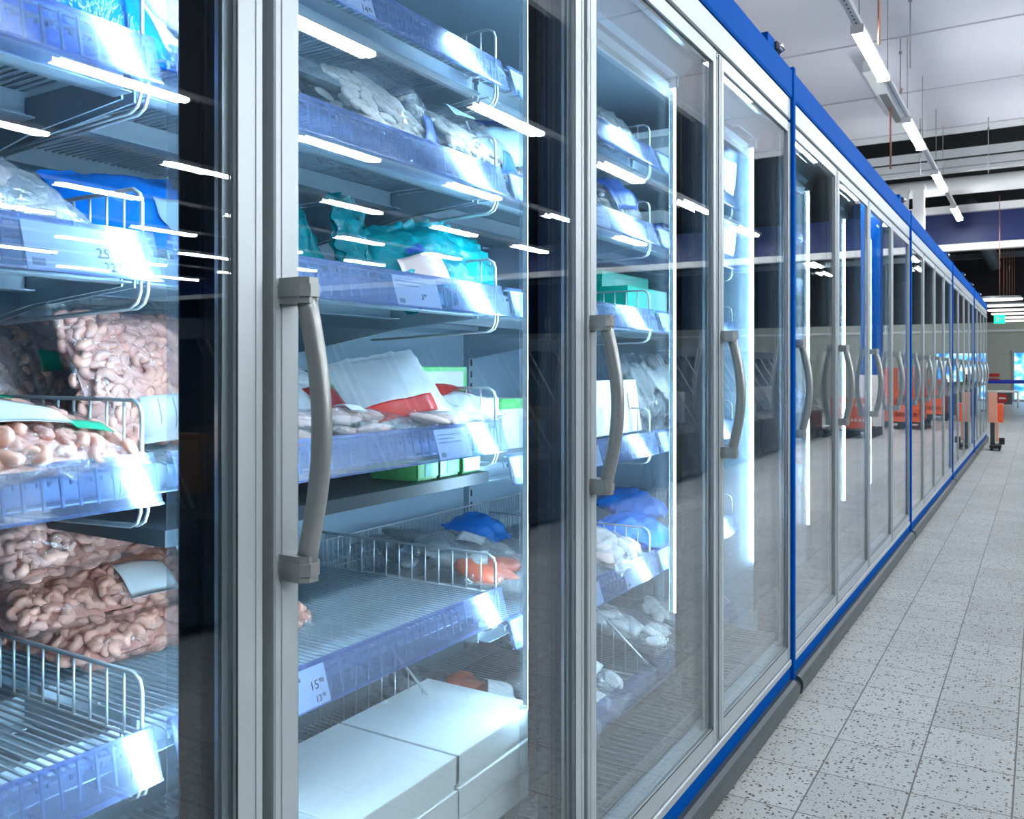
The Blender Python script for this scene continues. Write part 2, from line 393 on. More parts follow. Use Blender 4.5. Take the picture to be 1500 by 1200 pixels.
def build_case():
    root = empty('freezer_case', (0, Y0, 0))
    # body
    b = MB('liner')
    b.box(-.86, -.81, .015, CL - .015, .10, 2.04)
    b.box(-.81, -.05, .015, CL - .015, 1.965, 2.04)
    b.box(-.81, -.04, .015, .045, .20, 1.965); b.box(-.81, -.04, CL - .045, CL - .015, .20, 1.965)
    b.box(-.81, -.03, .015, CL - .015, .11, .20)
    b.prism([(-.16, 1.965), (-.10, 1.90), (-.095, 1.90), (-.05, 1.965)], 'y', .045, CL - .045)
    b.build('cabinet_body', root)
    b = MB('alu')
    b.box(-.05, .0, .012, CL - .012, 1.968, 2.042, bev=.004)
    b.build('header_rail', root)
    b = MB('alu')
    b.box(-.05, .004, .012, CL - .012, .111, .134, bev=.003)
    b.box(-.05, -.036, .012, CL - .012, .132, .20)
    b.build('sill_rail', root)
    b = MB('black'); b.box(-.05, -.01, .012, CL - .012, 1.955, 1.97); b.build('header_gasket', root)
    b = MB('blue')
    b.prism([(-.30, 2.042), (.003, 2.042), (.006, 2.05), (.006, 2.136), (-.002, 2.145), (-.30, 2.145)], 'y', .012, CL - .012)
    b.box(-.30, -.02, .5, 1.35, 2.145, 2.165); b.box(-.30, -.02, 1.5, 2.55, 2.145, 2.158)
    b.build('fascia', root)
    b = MB('blue'); b.box(-.05, .0, .012, CL - .012, .01, .111); b.build('kick_panel', root)
    b = MB('bumper', 'black')
    b.prism([(0, .068), (.014, .07), (.026, .064), (.034, .052), (.035, .034), (.029, .010), (0, .008)], 'y', .02, CL - .03)
    b.prism([(0, .066), (.025, .062), (.033, .05), (.033, .034), (.027, .012), (0, .010)], 'y', CL - .03, CL - .008, 1)
    b.build('bumper', root)
    b = MB('black'); b.box(-.8, -.06, .02, CL - .02, 0, .11); b.build('base_plinth', root)
    b = MB('blue'); b.box(-.30, .012, -.012, .012, .03, 2.15, bev=.003); b.build('side_post', root)
    # ventilation grille in the tank
    b = MB('tank')
    b.box(-.79, -.04, .046, CL - .046, .2002, .2015)  # added dark sheet, carries the shade of the unlit case floor
    for i in range(120):
        y = .06 + i * (CL - .12) / 119
        b.box(-.17, -.05, y - .004, y + .004, .201, .225)
    b.box(-.18, -.17, .05, CL - .05, .2, .25); b.box(-.05, -.04, .05, CL - .05, .2, .23)
    b.build('air_grille', root)
    # wall standards
    for k in range(0, 5):
        b = MB('shelf', 'black')
        y = min(max(k * P, .06), CL - .06)
        b.box(-.81, -.79, y - .012, y + .012, .24, 1.93)
        for i in range(44): b.box(-.7905, -.789, y - .004, y + .004, .28 + i * .037, .30 + i * .037, 1)
        b.build('slotted_upright', root)
    # mullions with their light strips
    for k in range(1, 5):
        y = k * P + (.018 if k < 4 else -.030)
        b = MB('mullion'); b.box(-.098, -.034, y - .030, y + .014, .2, 1.955); mu = b.build('mullion', root)
        b = MB('mullion')                                         # lipped channel that shields the strips from the aisle
        b.box(-.124, -.098, y - .013, y + .013, .30, 1.93)
        b.box(-.1045, -.1015, y - .056, y + (.056 if k < 4 else .014), .30, 1.93)
        b.build('light_channel', mu)
        b = MB('led')
        b.box(-.1225, -.106, y - .026, y - .0132, .46, 1.87)
        if k < 4: b.box(-.1225, -.106, y + .0132, y + .026, .46, 1.87)
        b.build('light_strip', mu)
        b = MB('cover')
        b.box(-.122, -.1045, y - .0585, y - .0565, .26, 1.90)
        b.build('light_cover', mu)
        b = MB('glow')  # own emission stands in for strip light scattered in the lens
        b.box(-.142, -.1265, y - .012, y - .009, .46, 1.87)
        if k < 4: b.box(-.142, -.1265, y + .009, y + .012, .46, 1.87)
        b.build('side_lens', mu)
        b = MB('paper'); b.box(-.126, -.098, y - .054, y + .013, 1.873, 1.905); b.build('lamp_holder', mu)
    # ceiling light channel
    b = MB('alu')
    b.box(-.15, -.12, .06, CL - .06, 1.885, 1.9); b.box(-.152, -.148, .06, CL - .06, 1.87, 1.9)
    b.build('air_channel', root)
    # doors
    for k in range(4):
        ya = k * P + .008; yb = (k + 1) * P - .008
        if k == 0: ya += .008
        if k == 3: yb -= .006
        z0, z1 = .138, 1.957
        sw = .037
        b = MB('alu', 'black')
        b.box(-.030, .0, ya, ya + sw, z0, z1, bev=.002)
        b.box(-.030, .0, yb - sw, yb, z0, z1, bev=.002)
        b.box(-.030, -.0005, ya + sw, yb - sw, z1 - .035, z1); b.box(-.030, -.0005, ya + sw, yb - sw, z0, z0 + .045)
        b.box(-.034, -.031, ya + .002, yb - .002, z0 + .001, z0 + .03, 1)
        b.box(-.034, -.031, ya + .002, ya + .03, z0, z1, 1); b.box(-.034, -.031, yb - .03, yb - .002, z0, z1, 1)
        b.box(.0, .0012, ya + .010, ya + .0115, z0, z1); b.box(.0, .0012, yb - .0115, yb - .010, z0, z1)
        b.box(-.0004, .0006, ya + sw - .001, yb - sw + .001, z0 + .0445, z0 + .0465, 1)
        b.box(-.0004, .0006, yb - sw - .0008, yb - sw + .0008, z0 + .045, z1 - .035, 1)
        d = b.build('door', root)
        b = MB('glass')
        for xg in (-.006, -.024):
            b.T = Matrix.Identity(4)
            if xg < -.02:                                         # the inner pane never sits perfectly parallel
                cc = Vector((xg, (ya + yb) / 2, (z0 + z1) / 2))
                b.T = Matrix.Translation(cc) @ Matrix.Rotation(math.radians(.17), 4, 'Z') @ Matrix.Rotation(math.radians(.01), 4, 'Y') @ Matrix.Translation(-cc)
            b.box(xg - .004, xg, ya + sw, yb - sw, z0 + .045, z1 - .035)
        b.build('glass_pane', d)
        b = MB('spacer')
        for xg in (-.0235, -.0125):
            for (q0, q1) in ((yb - sw - .010, yb - sw - .001), (ya + sw + .001, ya + sw + .010)):
                b.box(xg, xg + .0055 if xg < -.02 else xg + .0015, q0, q1, z0 + .046, z1 - .036)
        b.box(-.0235, -.0105, ya + sw, yb - sw, z1 - .045, z1 - .036)
        b.build('spacer_bar', d)
        # handle
        b = MB('handle')
        hy = ya + .020; zt, zb = 1.222, .884
        for zc in (zt - .0145, zb + .0145):
            for (hz, gx, gy) in ((.0145, 0, 0), (.007, .002, .0015)):
                xx = .040 + gx
                prof = [(.0, hy - .014 - gy), (xx - .008, hy - .014 - gy), (xx, hy - .007), (xx, hy + .007), (xx - .008, hy + .014 + gy), (.0, hy + .014 + gy)]
                b.prism(prof, 'z', zc - hz, zc + hz)
        pts = []
        for i in range(17):
            u = i / 16; z = zb + .02 + (zt - zb - .04) * u
            pts.append((.027 + .024 * math.sin(PI * u), hy + .001, z))
        b.tube(pts, .0128, 10, flat=(1.0, .82))
        b.build('handle', d)
        b = MB('chrome'); b.tube([(-.012, ya + .02, z1), (-.012, ya + .02, z1 + .012)], .006, 8); b.build('hinge', d)
        b = MB('chrome'); b.tube([(-.012, ya + .02, z0 - .005), (-.012, ya + .02, z0)], .006, 8); b.build('hinge', d)
        b = MB('chrome'); b.tube([(.0, yb - .01, z1 - .015), (.003, yb - .01, z1 - .015)], .005, 8); b.build('screw_cap', d)
    # shelves
    for bay in range(4):
        y0 = bay * P + .012; y1 = (bay + 1) * P - .012
        if bay == 0: y0 += .04
        if bay == 3: y1 -= .045
        for s, zt in enumerate(Z_T):
            zt = zt + offs(bay, s); zd = zt - .015
            b = MB('shelf')
            n = int((y1 - y0) / .0125)
            for i in range(n + 1):
                y = y0 + (y1 - y0) * i / n
                b.tube([(-.188, y, zd - .012), (-.19, y, zd - .003), (-.2, y, zd), (-.76, y, zd)], .0021, 4)
            for x in (-.19,): b.tube([(x, y0, zd - .004), (x, y1, zd - .004)], .0032, 5)
            b.box(-.262, -.25, y0, y1, zd - .042, zd - .003); b.box(-.262, -.225, y0, y1, zd - .042, zd - .040)
            b.box(-.47, -.46, y0, y1, zd - .042, zd - .003); b.box(-.47, -.435, y0, y1, zd - .042, zd - .040)
            b.box(-.77, -.755, y0, y1, zd - .03, zd + .04)
            for i in range(34):                                   # low wire front
                y = y0 + (y1 - y0) * (i + .5) / 34
                b.tube([(-.178, y, zd - .036), (-.186, y, zt - .006)], .0022, 4)
            b.tube([(-.19, y0, zt - .006), (-.19, y1, zt - .006)], .0018, 5)
            sh = b.build('shelf', root)
            b = MB('rail')
            b.prism([(-.180, zt), (-.1785, zt), (-.160, zt - .060), (-.1615, zt - .0605)], 'y', y0 - .004, y1 - .004)
            b.prism([(-.184, zt), (-.1785, zt), (-.1775, zt - .005), (-.184, zt - .004)], 'y', y0 - .004, y1 - .004)
            b.prism([(-.168, zt - .060), (-.158, zt - .060), (-.158, zt - .0575), (-.168, zt - .0575)], 'y', y0 - .004, y1 - .004)
            b.build('price_rail', sh)
            for yb in (y0 - .004, y1 + .002):
                b = MB('shelf')
                b.prism([(-.79, zd - .012), (-.25, zd - .012), (-.25, zd - .045), (-.45, zd - .06), (-.79, zd - .115)], 'y', yb, yb + .003)
                b.build('shelf_bracket', sh)
            for dy in (-.016, -.006):
                b = MB('wire')
                b.tube([(-.186, y1 + dy, zd), (-.186, y1 + dy, zd - .055), (-.192, y1 + dy, zd - .068), (-.205, y1 + dy, zd - .074), (-.5, y1 + dy, zd - .085)], .0024, 6)
                b.build('support_wire', sh)
            b = divider_mb(.52, .075 if s != 2 else .065)
            b.build('wire_divider', sh, (0, y1 - .015, zd + .003))
            if s == 4:
                b = MB('wire')                                   # wire back rack of the lowest shelf
                for i in range(46):
                    y = y0 + (y1 - y0) * i / 45
                    b.tube([(-.74, y, zd), (-.745, y, zd + .10)], .0018, 4)
                for zz in (.03, .10): b.tube([(-.744, y0, zd + zz), (-.744, y1, zd + zz)], .0026, 5)
                b.build('back_rack', sh)
        # bottom basket
        b = MB('shelf', 'wire')
        n = int((y1 - y0) / .016)
        for i in range(n + 1):
            y = y0 + (y1 - y0) * i / n
            b.tube([(-.2, y, .272), (-.76, y, .272)], .002, 4)
        b.box(-.22, -.2, y0, y1, .225, .268); b.box(-.77, -.75, y0, y1, .225, .268)
        t = b.build('bottom_tray', root)
        b = MB('wire')
        zf, zk = .005, .30
        b.tube([(-.185, 0, zf + .03), (-.21, 0, zf + .05), (-.50, 0, zk), (-.56, 0, zk + .01), (-.75, 0, zk + .01)], .003, 6)
        for i in range(15):
            x = -.22 - i * .036
            zz = zf + .05 + (zk - .05) * min(1, (-.21 - x) / .29)
            b.tube([(x, 0, 0), (x, 0, zz)], .0017, 5)
        b.tube([(-.2, 0, 0), (-.75, 0, 0)], .002, 5)
        b.build('wire_divider', t, (0, y1 - .015, .275))
        if bay != 1:
            b = MB('rail')
            b.prism([(-.185, .318), (-.1835, .318), (-.165, .258), (-.1665, .2575)], 'y', y0 - .004, y1 - .004)
            b.build('price_rail', t)
    return root

case0 = build_case()
cases = [case0] + [dup(case0, loc=(0, Y0 + CL * i, 0)) for i in range(1, 5)]
CLAB = ['nearest upright glass-door freezer with blue trim, holding shrimp bags and white boxes',
        'second upright glass-door freezer, just past the first blue post',
        'third upright glass-door freezer in the middle of the row',
        'fourth upright glass-door freezer, second last in the row',
        'farthest upright glass-door freezer at the end of the row, beside the orange stand']
for c, l in zip(cases, CLAB): tag(c, l, 'freezer', 'blue-trimmed upright freezers')
# the glossy black bracket on top of the first case and others further down
def top_bracket(case, y):
    b = MB('blue', 'black', 'chrome')
    b.box(-.12, .0, y - .10, y - .02, 2.145, 2.175, 0)
    b.box(-.08, .012, y - .02, y + .03, 2.14, 2.172, 1, bev=.006)
    b.tube([(.014, y - .012, 2.155), (.014, y + .022, 2.155)], .010, 8, 2)
    b.box(-.06, .004, y + .03, y + .045, 2.145, 2.165, 2)
    o = b.build('top_bracket', case); return o
top_bracket(cases[0], 2.93)
top_bracket(cases[1], 2.75); top_bracket(cases[2], 2.6); top_bracket(cases[3], 1.4); top_bracket(cases[3], 2.7); top_bracket(cases[4], 1.2)

# price tags ------------------------------------------------------
shelves = {}
for ci in range(5):
    sh = [o for o in cases[ci].children if o.name.split('.')[0] == 'shelf']
    sh.sort(key=lambda o: o.name)
    for i, o in enumerate(sh): shelves[(ci, i // 5, i % 5)] = o
TB = {}
def put_tag(ci, bay, s, y, key='plain', big=None, w=.062, h=.05, lines=3):
    k = (key, w, h, lines)
    if k not in TB: TB[k] = price_tag_mb(lines, big, w, h).mesh('price_tag')
    zt = Z_T[s] + offs(bay, s)
    o = bpy.data.objects.new('price_tag', TB[k]); COL.objects.link(o)
    o.parent = shelves[(ci, bay, s)]
    a = math.atan2(.0185, .06)
    o.rotation_euler = (0, -a, 0); o.location = (-.161 - .0185 * .06, y, zt - .0595)
    return o
# local y in the first case = world y - Y0
L0 = lambda y: y - Y0
put_tag(0, 0, 2, L0(.502), 'big25', [('25,', .017, .080, .021), ('22', .015, .087, .006), ('7', .009, .105, .011), ('33,37 /kg', .006, .008, .02)], .134, .055, 0)
put_tag(0, 1, 2, L0(.72), 'tagb', None, .075, .055, 4)
put_tag(0, 1, 0, L0(.961), 'p16', [('16', .017, .055, .026), ('90', .010, .073, .031), ('14', .016, .056, .006), ('95', .009, .073, .011)], .088, .056, 1)
put_tag(0, 1, 4, L0(.853), 'p15', [('15', .018, .060, .024), ('90', .010, .079, .030), ('13', .013, .066, .006), ('95', .008, .080, .010), ('28-35kpl 1kg', .0075, .006, .043)], .095, .056, 0)
put_tag(0, 1, 2, L0(1.105), 'p3', [('3', .015, .066, .014), ('99', .008, .074, .019)], .12, .054, 2)
put_tag(0, 1, 3, L0(1.22), 'wide', None, .10, .055, 3)
for s in range(5):
    put_tag(0, 2, s, L0(1.475), 'w8', None, .085, .055, 3)
    put_tag(0, 2, s, L0(2.02) + .03 * (s % 2), 'w6', None, .10, .05, 3)
    put_tag(0, 3, s, L0(2.26), 'w8', None, .085, .055, 3)
for ci in range(5):
    for bay in range(4):
        for s in range(5):
            if ci == 0 and bay < 2: continue
            if random.random() < .75: put_tag(ci, bay, s, bay * P + .06 + random.random() * .06, 'w8', None, .085, .055, 3)
            put_tag(ci, bay, s, bay * P + .3 + random.random() * .15, 'w6', None, .10, .05, 3)

# ------------------------------------------------------------------ products
def frame(loc, rot): return loc, rot
def pillow_pt(u, v, L, W, T, up, seed, flatb=.55):
    a = max(0., 1 - abs(u) ** 2.6) ** .62 * max(0., 1 - abs(v) ** 2.6) ** .62
    n = noise.noise(Vector((u * 2.1 + seed, v * 2.1, seed * .37 + (3 if up else 0))))
    z = T * a * (1 + .28 * n) * (.62 if up else -.38 * flatb / .55)
    return Vector((u * L / 2, v * W / 2, z))
def film_mb(L, W, T, mat, seed, seal=.10, n=18, crumple=.006, mats=()):
    b = MB(mat, *mats)
    us = [-1 - seal, -1 - seal * .4] + [-1 + 2 * i / n for i in range(n + 1)] + [1 + seal * .4, 1 + seal]
    vsx = [-1 + 2 * j / n for j in range(n + 1)]
    for up in (True, False):
        pts = []
        for u in us:
            for v in vsx:
                cu = max(-1, min(1, u))
                p = pillow_pt(cu, v * .995, L, W, T, up, seed)
                p.x = u * L / 2
                k = noise.noise_vector(Vector((u * 5 + seed, v * 5, 1.7 * seed)))
                amt = crumple * (1.0 if abs(u) <= 1 else 1.8)
                p += Vector((0, 0, 1)) * k.z * amt + Vector((k.x, k.y, 0)) * crumple * .6
                p.z += (.001 if up else -.001)
                pts.append(p)
        m = len(vsx)
        fs = []
        for i in range(len(us) - 1):
            for j in range(m - 1):
                q = (i * m + j, (i + 1) * m + j, (i + 1) * m + j + 1, i * m + j + 1)
                fs.append(q if up else q[::-1])
        b.add(pts, fs, 0, True)
    return b
def shrimp_geo():
    rings = 8; n = 6; pts = []; rs = []
    for i in range(rings):
        u = i / (rings - 1); an = -.3 + 3.9 * u
        R = .0098 * (1 - .18 * u)
        pts.append((R * math.cos(an), R * math.sin(an), 0))
        rs.append((.0038, .0070, .0078, .0076, .0070, .0060, .0046, .0022)[i])
    t = MB(); t.tube(pts, rs, n)
    return t.v, t.f
SV, SF = shrimp_geo()
def contents_mb(kind, L, W, T, seed, count):
    rnd = random.Random(seed)
    if kind == 'shrimp':
        b = MB('shrimp', 'shrimpdark')
    else:
        b = MB({'fish': 'fish', 'squid': 'squid', 'pink': 'pinkfish', 'salmon': 'salmon', 'grey': 'greyfish'}[kind])
    if kind == 'shrimp':
        n = 12; pts = []; fs = []
        for up in (True, False):
            o = len(pts)
            for i in range(n + 1):
                for j in range(n + 1):
                    pts.append(pillow_pt(-1 + 2 * i / n, -1 + 2 * j / n, L * .9, W * .9, T * .72, up, seed))
            for i in range(n):
                for j in range(n):
                    q = (o + i * (n + 1) + j, o + (i + 1) * (n + 1) + j, o + (i + 1) * (n + 1) + j + 1, o + i * (n + 1) + j + 1)
                    fs.append(q if up else q[::-1])
        b.add(pts, fs, 1, True)
        for i in range(count):
            u = rnd.uniform(-.97, .97); v = rnd.uniform(-.97, .97); up = rnd.random() < .72
            p = pillow_pt(u, v, L * .93, W * .93, T * .84, up, seed)
            e = .02
            du = pillow_pt(min(.999, u + e), v, L, W, T, up, seed) - pillow_pt(max(-.999, u - e), v, L, W, T, up, seed)
            dv = pillow_pt(u, min(.999, v + e), L, W, T, up, seed) - pillow_pt(u, max(-.999, v - e), L, W, T, up, seed)
            nr = du.cross(dv).normalized()
            if not up: nr = -nr
            q = nr.to_track_quat('Z', 'Y').to_matrix().to_4x4()
            R = Matrix.Rotation(rnd.uniform(0, 2 * PI), 4, 'Z') @ Matrix.Rotation(rnd.uniform(-.7, .7), 4, 'X')
            s = rnd.uniform(.80, 1.12)
            b.add(SV, SF, 0, True, Matrix.Translation(p) @ q @ R @ Matrix.Scale(s, 4))
    else:
        for i in range(count):
            big = {'fish': 1.0, 'squid': .46, 'pink': 1.6, 'salmon': 1.5, 'grey': 1.3}[kind]
            u = rnd.uniform(-.72, .72); v = rnd.uniform(-.7, .7); up = rnd.random() < .8
            p = pillow_pt(u, v, L, W, T * .5, up, seed)
            lx, ly, lz = .05 * big * rnd.uniform(.7, 1.2), .028 * big * rnd.uniform(.7, 1.2), min(.017 * big, T * .33) * rnd.uniform(.8, 1.1)
            lx = min(lx, L * .4); ly = min(ly, W * .3)
            R = Matrix.Translation(p) @ Matrix.Rotation(rnd.uniform(0, PI), 4, 'Z') @ Matrix.Rotation(rnd.uniform(-.25, .25), 4, 'X')
            vs = []; fs = []; nu, nv = 10, 7
            for a in range(nv):
                th = PI * (a + .5) / nv
                for c in range(nu):
                    ph = 2 * PI * c / nu
                    x = lx / 1.3 * math.sin(th) * math.cos(ph); y = ly / 1.3 * math.sin(th) * math.sin(ph); z = lz / 1.3 * math.cos(th)
                    k = 1 + .25 * noise.noise(Vector((x * 60 + i, y * 60, z * 60 + seed)))
                    vs.append((x * k * 1.1, y * k * 1.1 + .15 * x * math.sin(i), z * k))
            for a in range(nv - 1):
                for c in range(nu): fs.append((a * nu + c, a * nu + (c + 1) % nu, (a + 1) * nu + (c + 1) % nu, (a + 1) * nu + c))
            fs.append(list(range(nu - 1, -1, -1))[::-1][::-1]); fs.append([(nv - 1) * nu + c for c in range(nu)])
            b.add(vs, fs, 0, True, R)
    return b
def sticker_mb(L, W, T, seed, u0, u1, v0, v1, mat, lift=.0035, n=8, up=True, lines=0):
    b = MB(mat, 'inkgrey')
    def pt(u, v, d):
        p = pillow_pt(u, v, L, W, T, up, seed); p.z += (lift + d) * (1 if up else -1); return p
    pts = []; fs = []
    for i in range(n + 1):
        for j in range(n + 1):
            pts.append(pt(u0 + (u1 - u0) * i / n, v0 + (v1 - v0) * j / n, .003))
    m = len(pts)
    for i in range(n + 1):
        for j in range(n + 1):
            pts.append(pt(u0 + (u1 - u0) * i / n, v0 + (v1 - v0) * j / n, .0022))
    for i in range(n):
        for j in range(n):
            q = (i * (n + 1) + j, (i + 1) * (n + 1) + j, (i + 1) * (n + 1) + j + 1, i * (n + 1) + j + 1)
            fs.append(q); fs.append(tuple(m + k for k in q[::-1]))
    for i in range(n):
        for (a, c) in ((i * (n + 1), (i + 1) * (n + 1)), (i * (n + 1) + n, (i + 1) * (n + 1) + n), (i, i + 1), (n * (n + 1) + i, n * (n + 1) + i + 1)):
            fs.append((a, c, c + m, a + m))
    b.add(pts, fs, 0, True)
    for k in range(lines):
        vv = v0 + (v1 - v0) * (.15 + .7 * k / max(1, lines - 1))
        row = []; rf = []
        for i in range(9):
            uu = u0 + (u1 - u0) * (.08 + .84 * i / 8 * (.7 + .3 * ((k * 7) % 3) / 2))
            row.append(pt(uu, vv - .008, .0036)); row.append(pt(uu, vv + .008, .0036))
        for i in range(8): rf.append((2 * i, 2 * i + 2, 2 * i + 3, 2 * i + 1))
        b.add(row, rf, 1, True)
    return b
def bag(name, label, cat, loc, rot, L, W, T, filmmat, kind=None, count=20, seed=1, stickers=(), group=None, seal=.1, crumple=.006, part='contents'):
    r = empty(name, loc, rot)
    tag(r, label, cat, group)
    film_mb(L, W, T, filmmat, seed, seal, crumple=crumple).build('plastic_film', r)
    if kind:
        o = contents_mb(kind, L, W, T, seed, count).build({'shrimp': 'shrimps', 'fish': 'fish_pieces', 'squid': 'squid_pieces', 'pink': 'fish_fillets', 'salmon': 'salmon_fillet', 'grey': 'fish_pieces'}[kind], r)
        if kind == 'shrimp': o['kind'] = 'stuff'
    for st in stickers:
        pn = st[5] if len(st) > 5 else 'label_sticker'
        ln = st[6] if len(st) > 6 else 0
        o = sticker_mb(L, W, T, seed, st[0], st[1], st[2], st[3], st[4], lines=ln).build(pn, r)
    return r
def carton(name, label, cat, loc, rot, X, Y, Z, mat='card', group=None, panels=(), lid=True):
    """carton standing on its base: origin at bottom centre"""
    r = empty(name, loc, rot); tag(r, label, cat, group)
    b = MB(mat); b.box(-X / 2 + .002, X / 2 - .002, -Y / 2 + .002, Y / 2 - .002, 0, Z - .001, bev=.0015); b.build('carton_base', r)
    if lid:
        b = MB(mat)
        b.box(-X / 2, X / 2, -Y / 2, Y / 2, Z - .002, Z, bev=.0008)
        b.box(X / 2 - .002, X / 2, -Y / 2, Y / 2, Z * .16, Z - .002); b.box(-X / 2, -X / 2 + .002, -Y / 2, Y / 2, Z * .16, Z - .002)
        b.box(-X / 2, X / 2, -Y / 2, -Y / 2 + .002, Z * .16, Z - .002); b.box(-X / 2, X / 2, Y / 2 - .002, Y / 2, Z * .16, Z - .002)
        b.build('lid', r)
    for (side, a0, a1, c0, c1, pm, pn) in panels:
        b = MB(pm); e = .0008
        if side == 'f': b.box(X / 2 - .0002, X / 2 + e, a0 * Y - Y / 2, a1 * Y - Y / 2, c0 * Z, c1 * Z)
        if side == 'n': b.box(a0 * X - X / 2, a1 * X - X / 2, -Y / 2 - e, -Y / 2 + .0002, c0 * Z, c1 * Z)
        if side == 't': b.box(a0 * X - X / 2, a1 * X - X / 2, c0 * Y - Y / 2, c1 * Y - Y / 2, Z - .0002, Z + e)
        b.build(pn, r)
    return r
DK = lambda s, bay=0: Z_T[s] + offs(bay, s) - .015 + .003

SG = 'bags of pink shrimps'
z5 = DK(4)
# --- shrimp stack behind the first divider (lowest shelf)
bag('shrimp_bag', 'clear bag of pink shrimps at the bottom of the pile behind the nearest wire divider', 'bag of shrimps', (-.56, .86, z5 + .035), (0, .05, .1), .32, .33, .085, 'film', 'shrimp', 680, 3, [(.15, .62, .15, .9, 'paper', 'label_sticker', 5)], SG)
bag('shrimp_bag', 'clear bag of pink shrimps with blank white label, in the middle of the tall pile', 'bag of shrimps', (-.59, .835, z5 + .10), (0, .12, -.1), .33, .36, .08, 'film', 'shrimp', 720, 5, [(.58, .97, -.05, .38, 'paper')], SG)
bag('shrimp_bag', 'large clear bag of pink shrimps lying on top of the tall pile', 'bag of shrimps', (-.60, .78, z5 + .205), (.04, .20, .15), .34, .40, .13, 'film', 'shrimp', 820, 8, [], SG)
bag('shrimp_bag', 'crinkled clear bag of shrimps at the far right of the tall pile', 'bag of shrimps', (-.42, 1.02, z5 + .06), (.5, 1.0, .2), .20, .16, .05, 'film', 'shrimp', 160, 12, [(-.3, .3, -.5, .5, 'lightblue')], SG, crumple=.012)
# --- shelf above
z4 = DK(3)
bag('shrimp_bag', 'upright bulging bag of pink shrimps with large white paper label, behind the wire divider', 'bag of shrimps', (-.42, .83, z4 + .095), (0, 1.15, .25), .22, .30, .10, 'film', 'shrimp', 600, 15, [(.40, .95, -.6, .75, 'paper', 'label_sticker', 6)], SG, seal=.35, crumple=.009)
bag('shrimp_bag', 'dim bag of shrimps with green mark leaning at the back left of the shelf', 'bag of shrimps', (-.62, .72, z4 + .10), (0, 1.2, .1), .20, .24, .09, 'filmw', 'shrimp', 260, 17, [(-.2, .15, .2, .5, 'greensticker')], SG, seal=.3)
bag('shrimp_bag', 'flat bag of shrimps with green stickers lying open-ended in front of the divider', 'bag of shrimps', (-.27, .50, z4 + .03), (0, .25, .1), .22, .34, .06, 'film', 'shrimp', 300, 21, [(-.75, -.45, .1, .45, 'greensticker', 'green_patch'), (.35, .6, .45, .75, 'greensticker', 'green_patch'), (-.3, .45, -.35, .5, 'paper'), (-.75, -.5, -.5, -.3, 'greensticker', 'green_patch')], SG, crumple=.010)
# --- shelf with the big price tag
z3 = DK(2)
bag('fish_bag', 'big clear bag of pale pink fish with printed text above the price tag reading 25', 'bag of fish', (-.33, .42, z3 + .05), (0, .38, .05), .28, .42, .11, 'filmw', 'pink', 16, 25, [(-.45, .35, -.5, .15, 'filmlite', 'printed_panel', 8)], 'bags of frozen fish', crumple=.010)
bag('fish_bag', 'blue bag standing behind the wire divider at the edge of the nearest door', 'bag of fish', (-.40, .80, z3 + .06), (.2, .9, .2), .18, .22, .07, 'filmb', None, 0, 27, [(-.1, .6, .0, .8, 'lightblue')], 'bags of frozen fish')
# --- top visible shelf behind the nearest door
z2 = DK(1)
bag('fish_bag', 'blue bag with white lettering on the topmost shelf of the nearest door', 'bag of fish', (-.30, .56, z2 + .075), (.1, .85, 0), .24, .32, .10, 'filmb', None, 0, 31, [(.05, .2, .35, .85, 'paper', 'white_lettering'), (.3, .42, .45, .8, 'paper', 'white_lettering'), (.1, .5, -.1, .05, 'paper', 'white_lettering')], 'bags of frozen fish')
bag('fish_bag', 'clear bag of white fish beside the blue lettered bag', 'bag of fish', (-.29, .78, z2 + .08), (.2, .9, .2), .24, .20, .12, 'film', 'fish', 26, 33, [(-.6, -.2, -.1, .3, 'paper', 'label_sticker', 4)], 'bags of frozen fish', crumple=.012)
# --- second door, second shelf
bag('squid_bag', 'clear bag of white squid pieces, first on the second shelf beside the short wire divider', 'bag of squid', (-.30, 1.19, z2 + .070), (.05, .85, .1), .22, .26, .12, 'film', 'squid', 130, 37, [(.55, .9, .3, .8, 'bluecard', 'blue_print')], 'bags of white squid', crumple=.010)
bag('squid_bag', 'clear bag of white squid pieces with round pale label, middle of the second shelf', 'bag of squid', (-.27, 1.43, z2 + .055), (-.12, .75, -.1), .18, .28, .10, 'film', 'squid', 120, 39, [(-.5, .0, -.5, -.1, 'lightblue'), (.6, .95, .3, .9, 'bluecard', 'blue_print')], 'bags of white squid', crumple=.010)
bag('squid_bag', 'upright bag with big light blue label at the right end of the second shelf', 'bag of squid', (-.28, 1.63, z2 + .075), (.15, 1.05, -.25), .20, .19, .08, 'film', 'squid', 60, 41, [(-.5, .6, -.85, .6, 'lightblue'), (-.95, -.6, -.9, .6, 'bluecard', 'blue_print')], 'bags of white squid')
bag('squid_bag', 'clear bag of white pieces past the light blue label, behind the right divider', 'bag of squid', (-.30, 1.80, z2 + .055), (.1, .8, -.2), .20, .20, .09, 'film', 'squid', 80, 44, [], 'bags of white squid')
bag('squid_bag', 'dim bag of white pieces behind the first squid bag on the second shelf', 'bag of squid', (-.46, 1.18, z2 + .085), (0, .9, .2), .22, .24, .08, 'filmw', 'squid', 24, 43, [], 'bags of white squid')
# --- second door, top shelf
bag('fish_bag', 'small crumpled clear bag alone on the top shelf of the second door', 'bag of fish', (-.30, 1.49, DK(0) + .035), (.2, .5, .2), .14, .24, .06, 'film', 'fish', 8, 45, [], 'bags of frozen fish', crumple=.014)
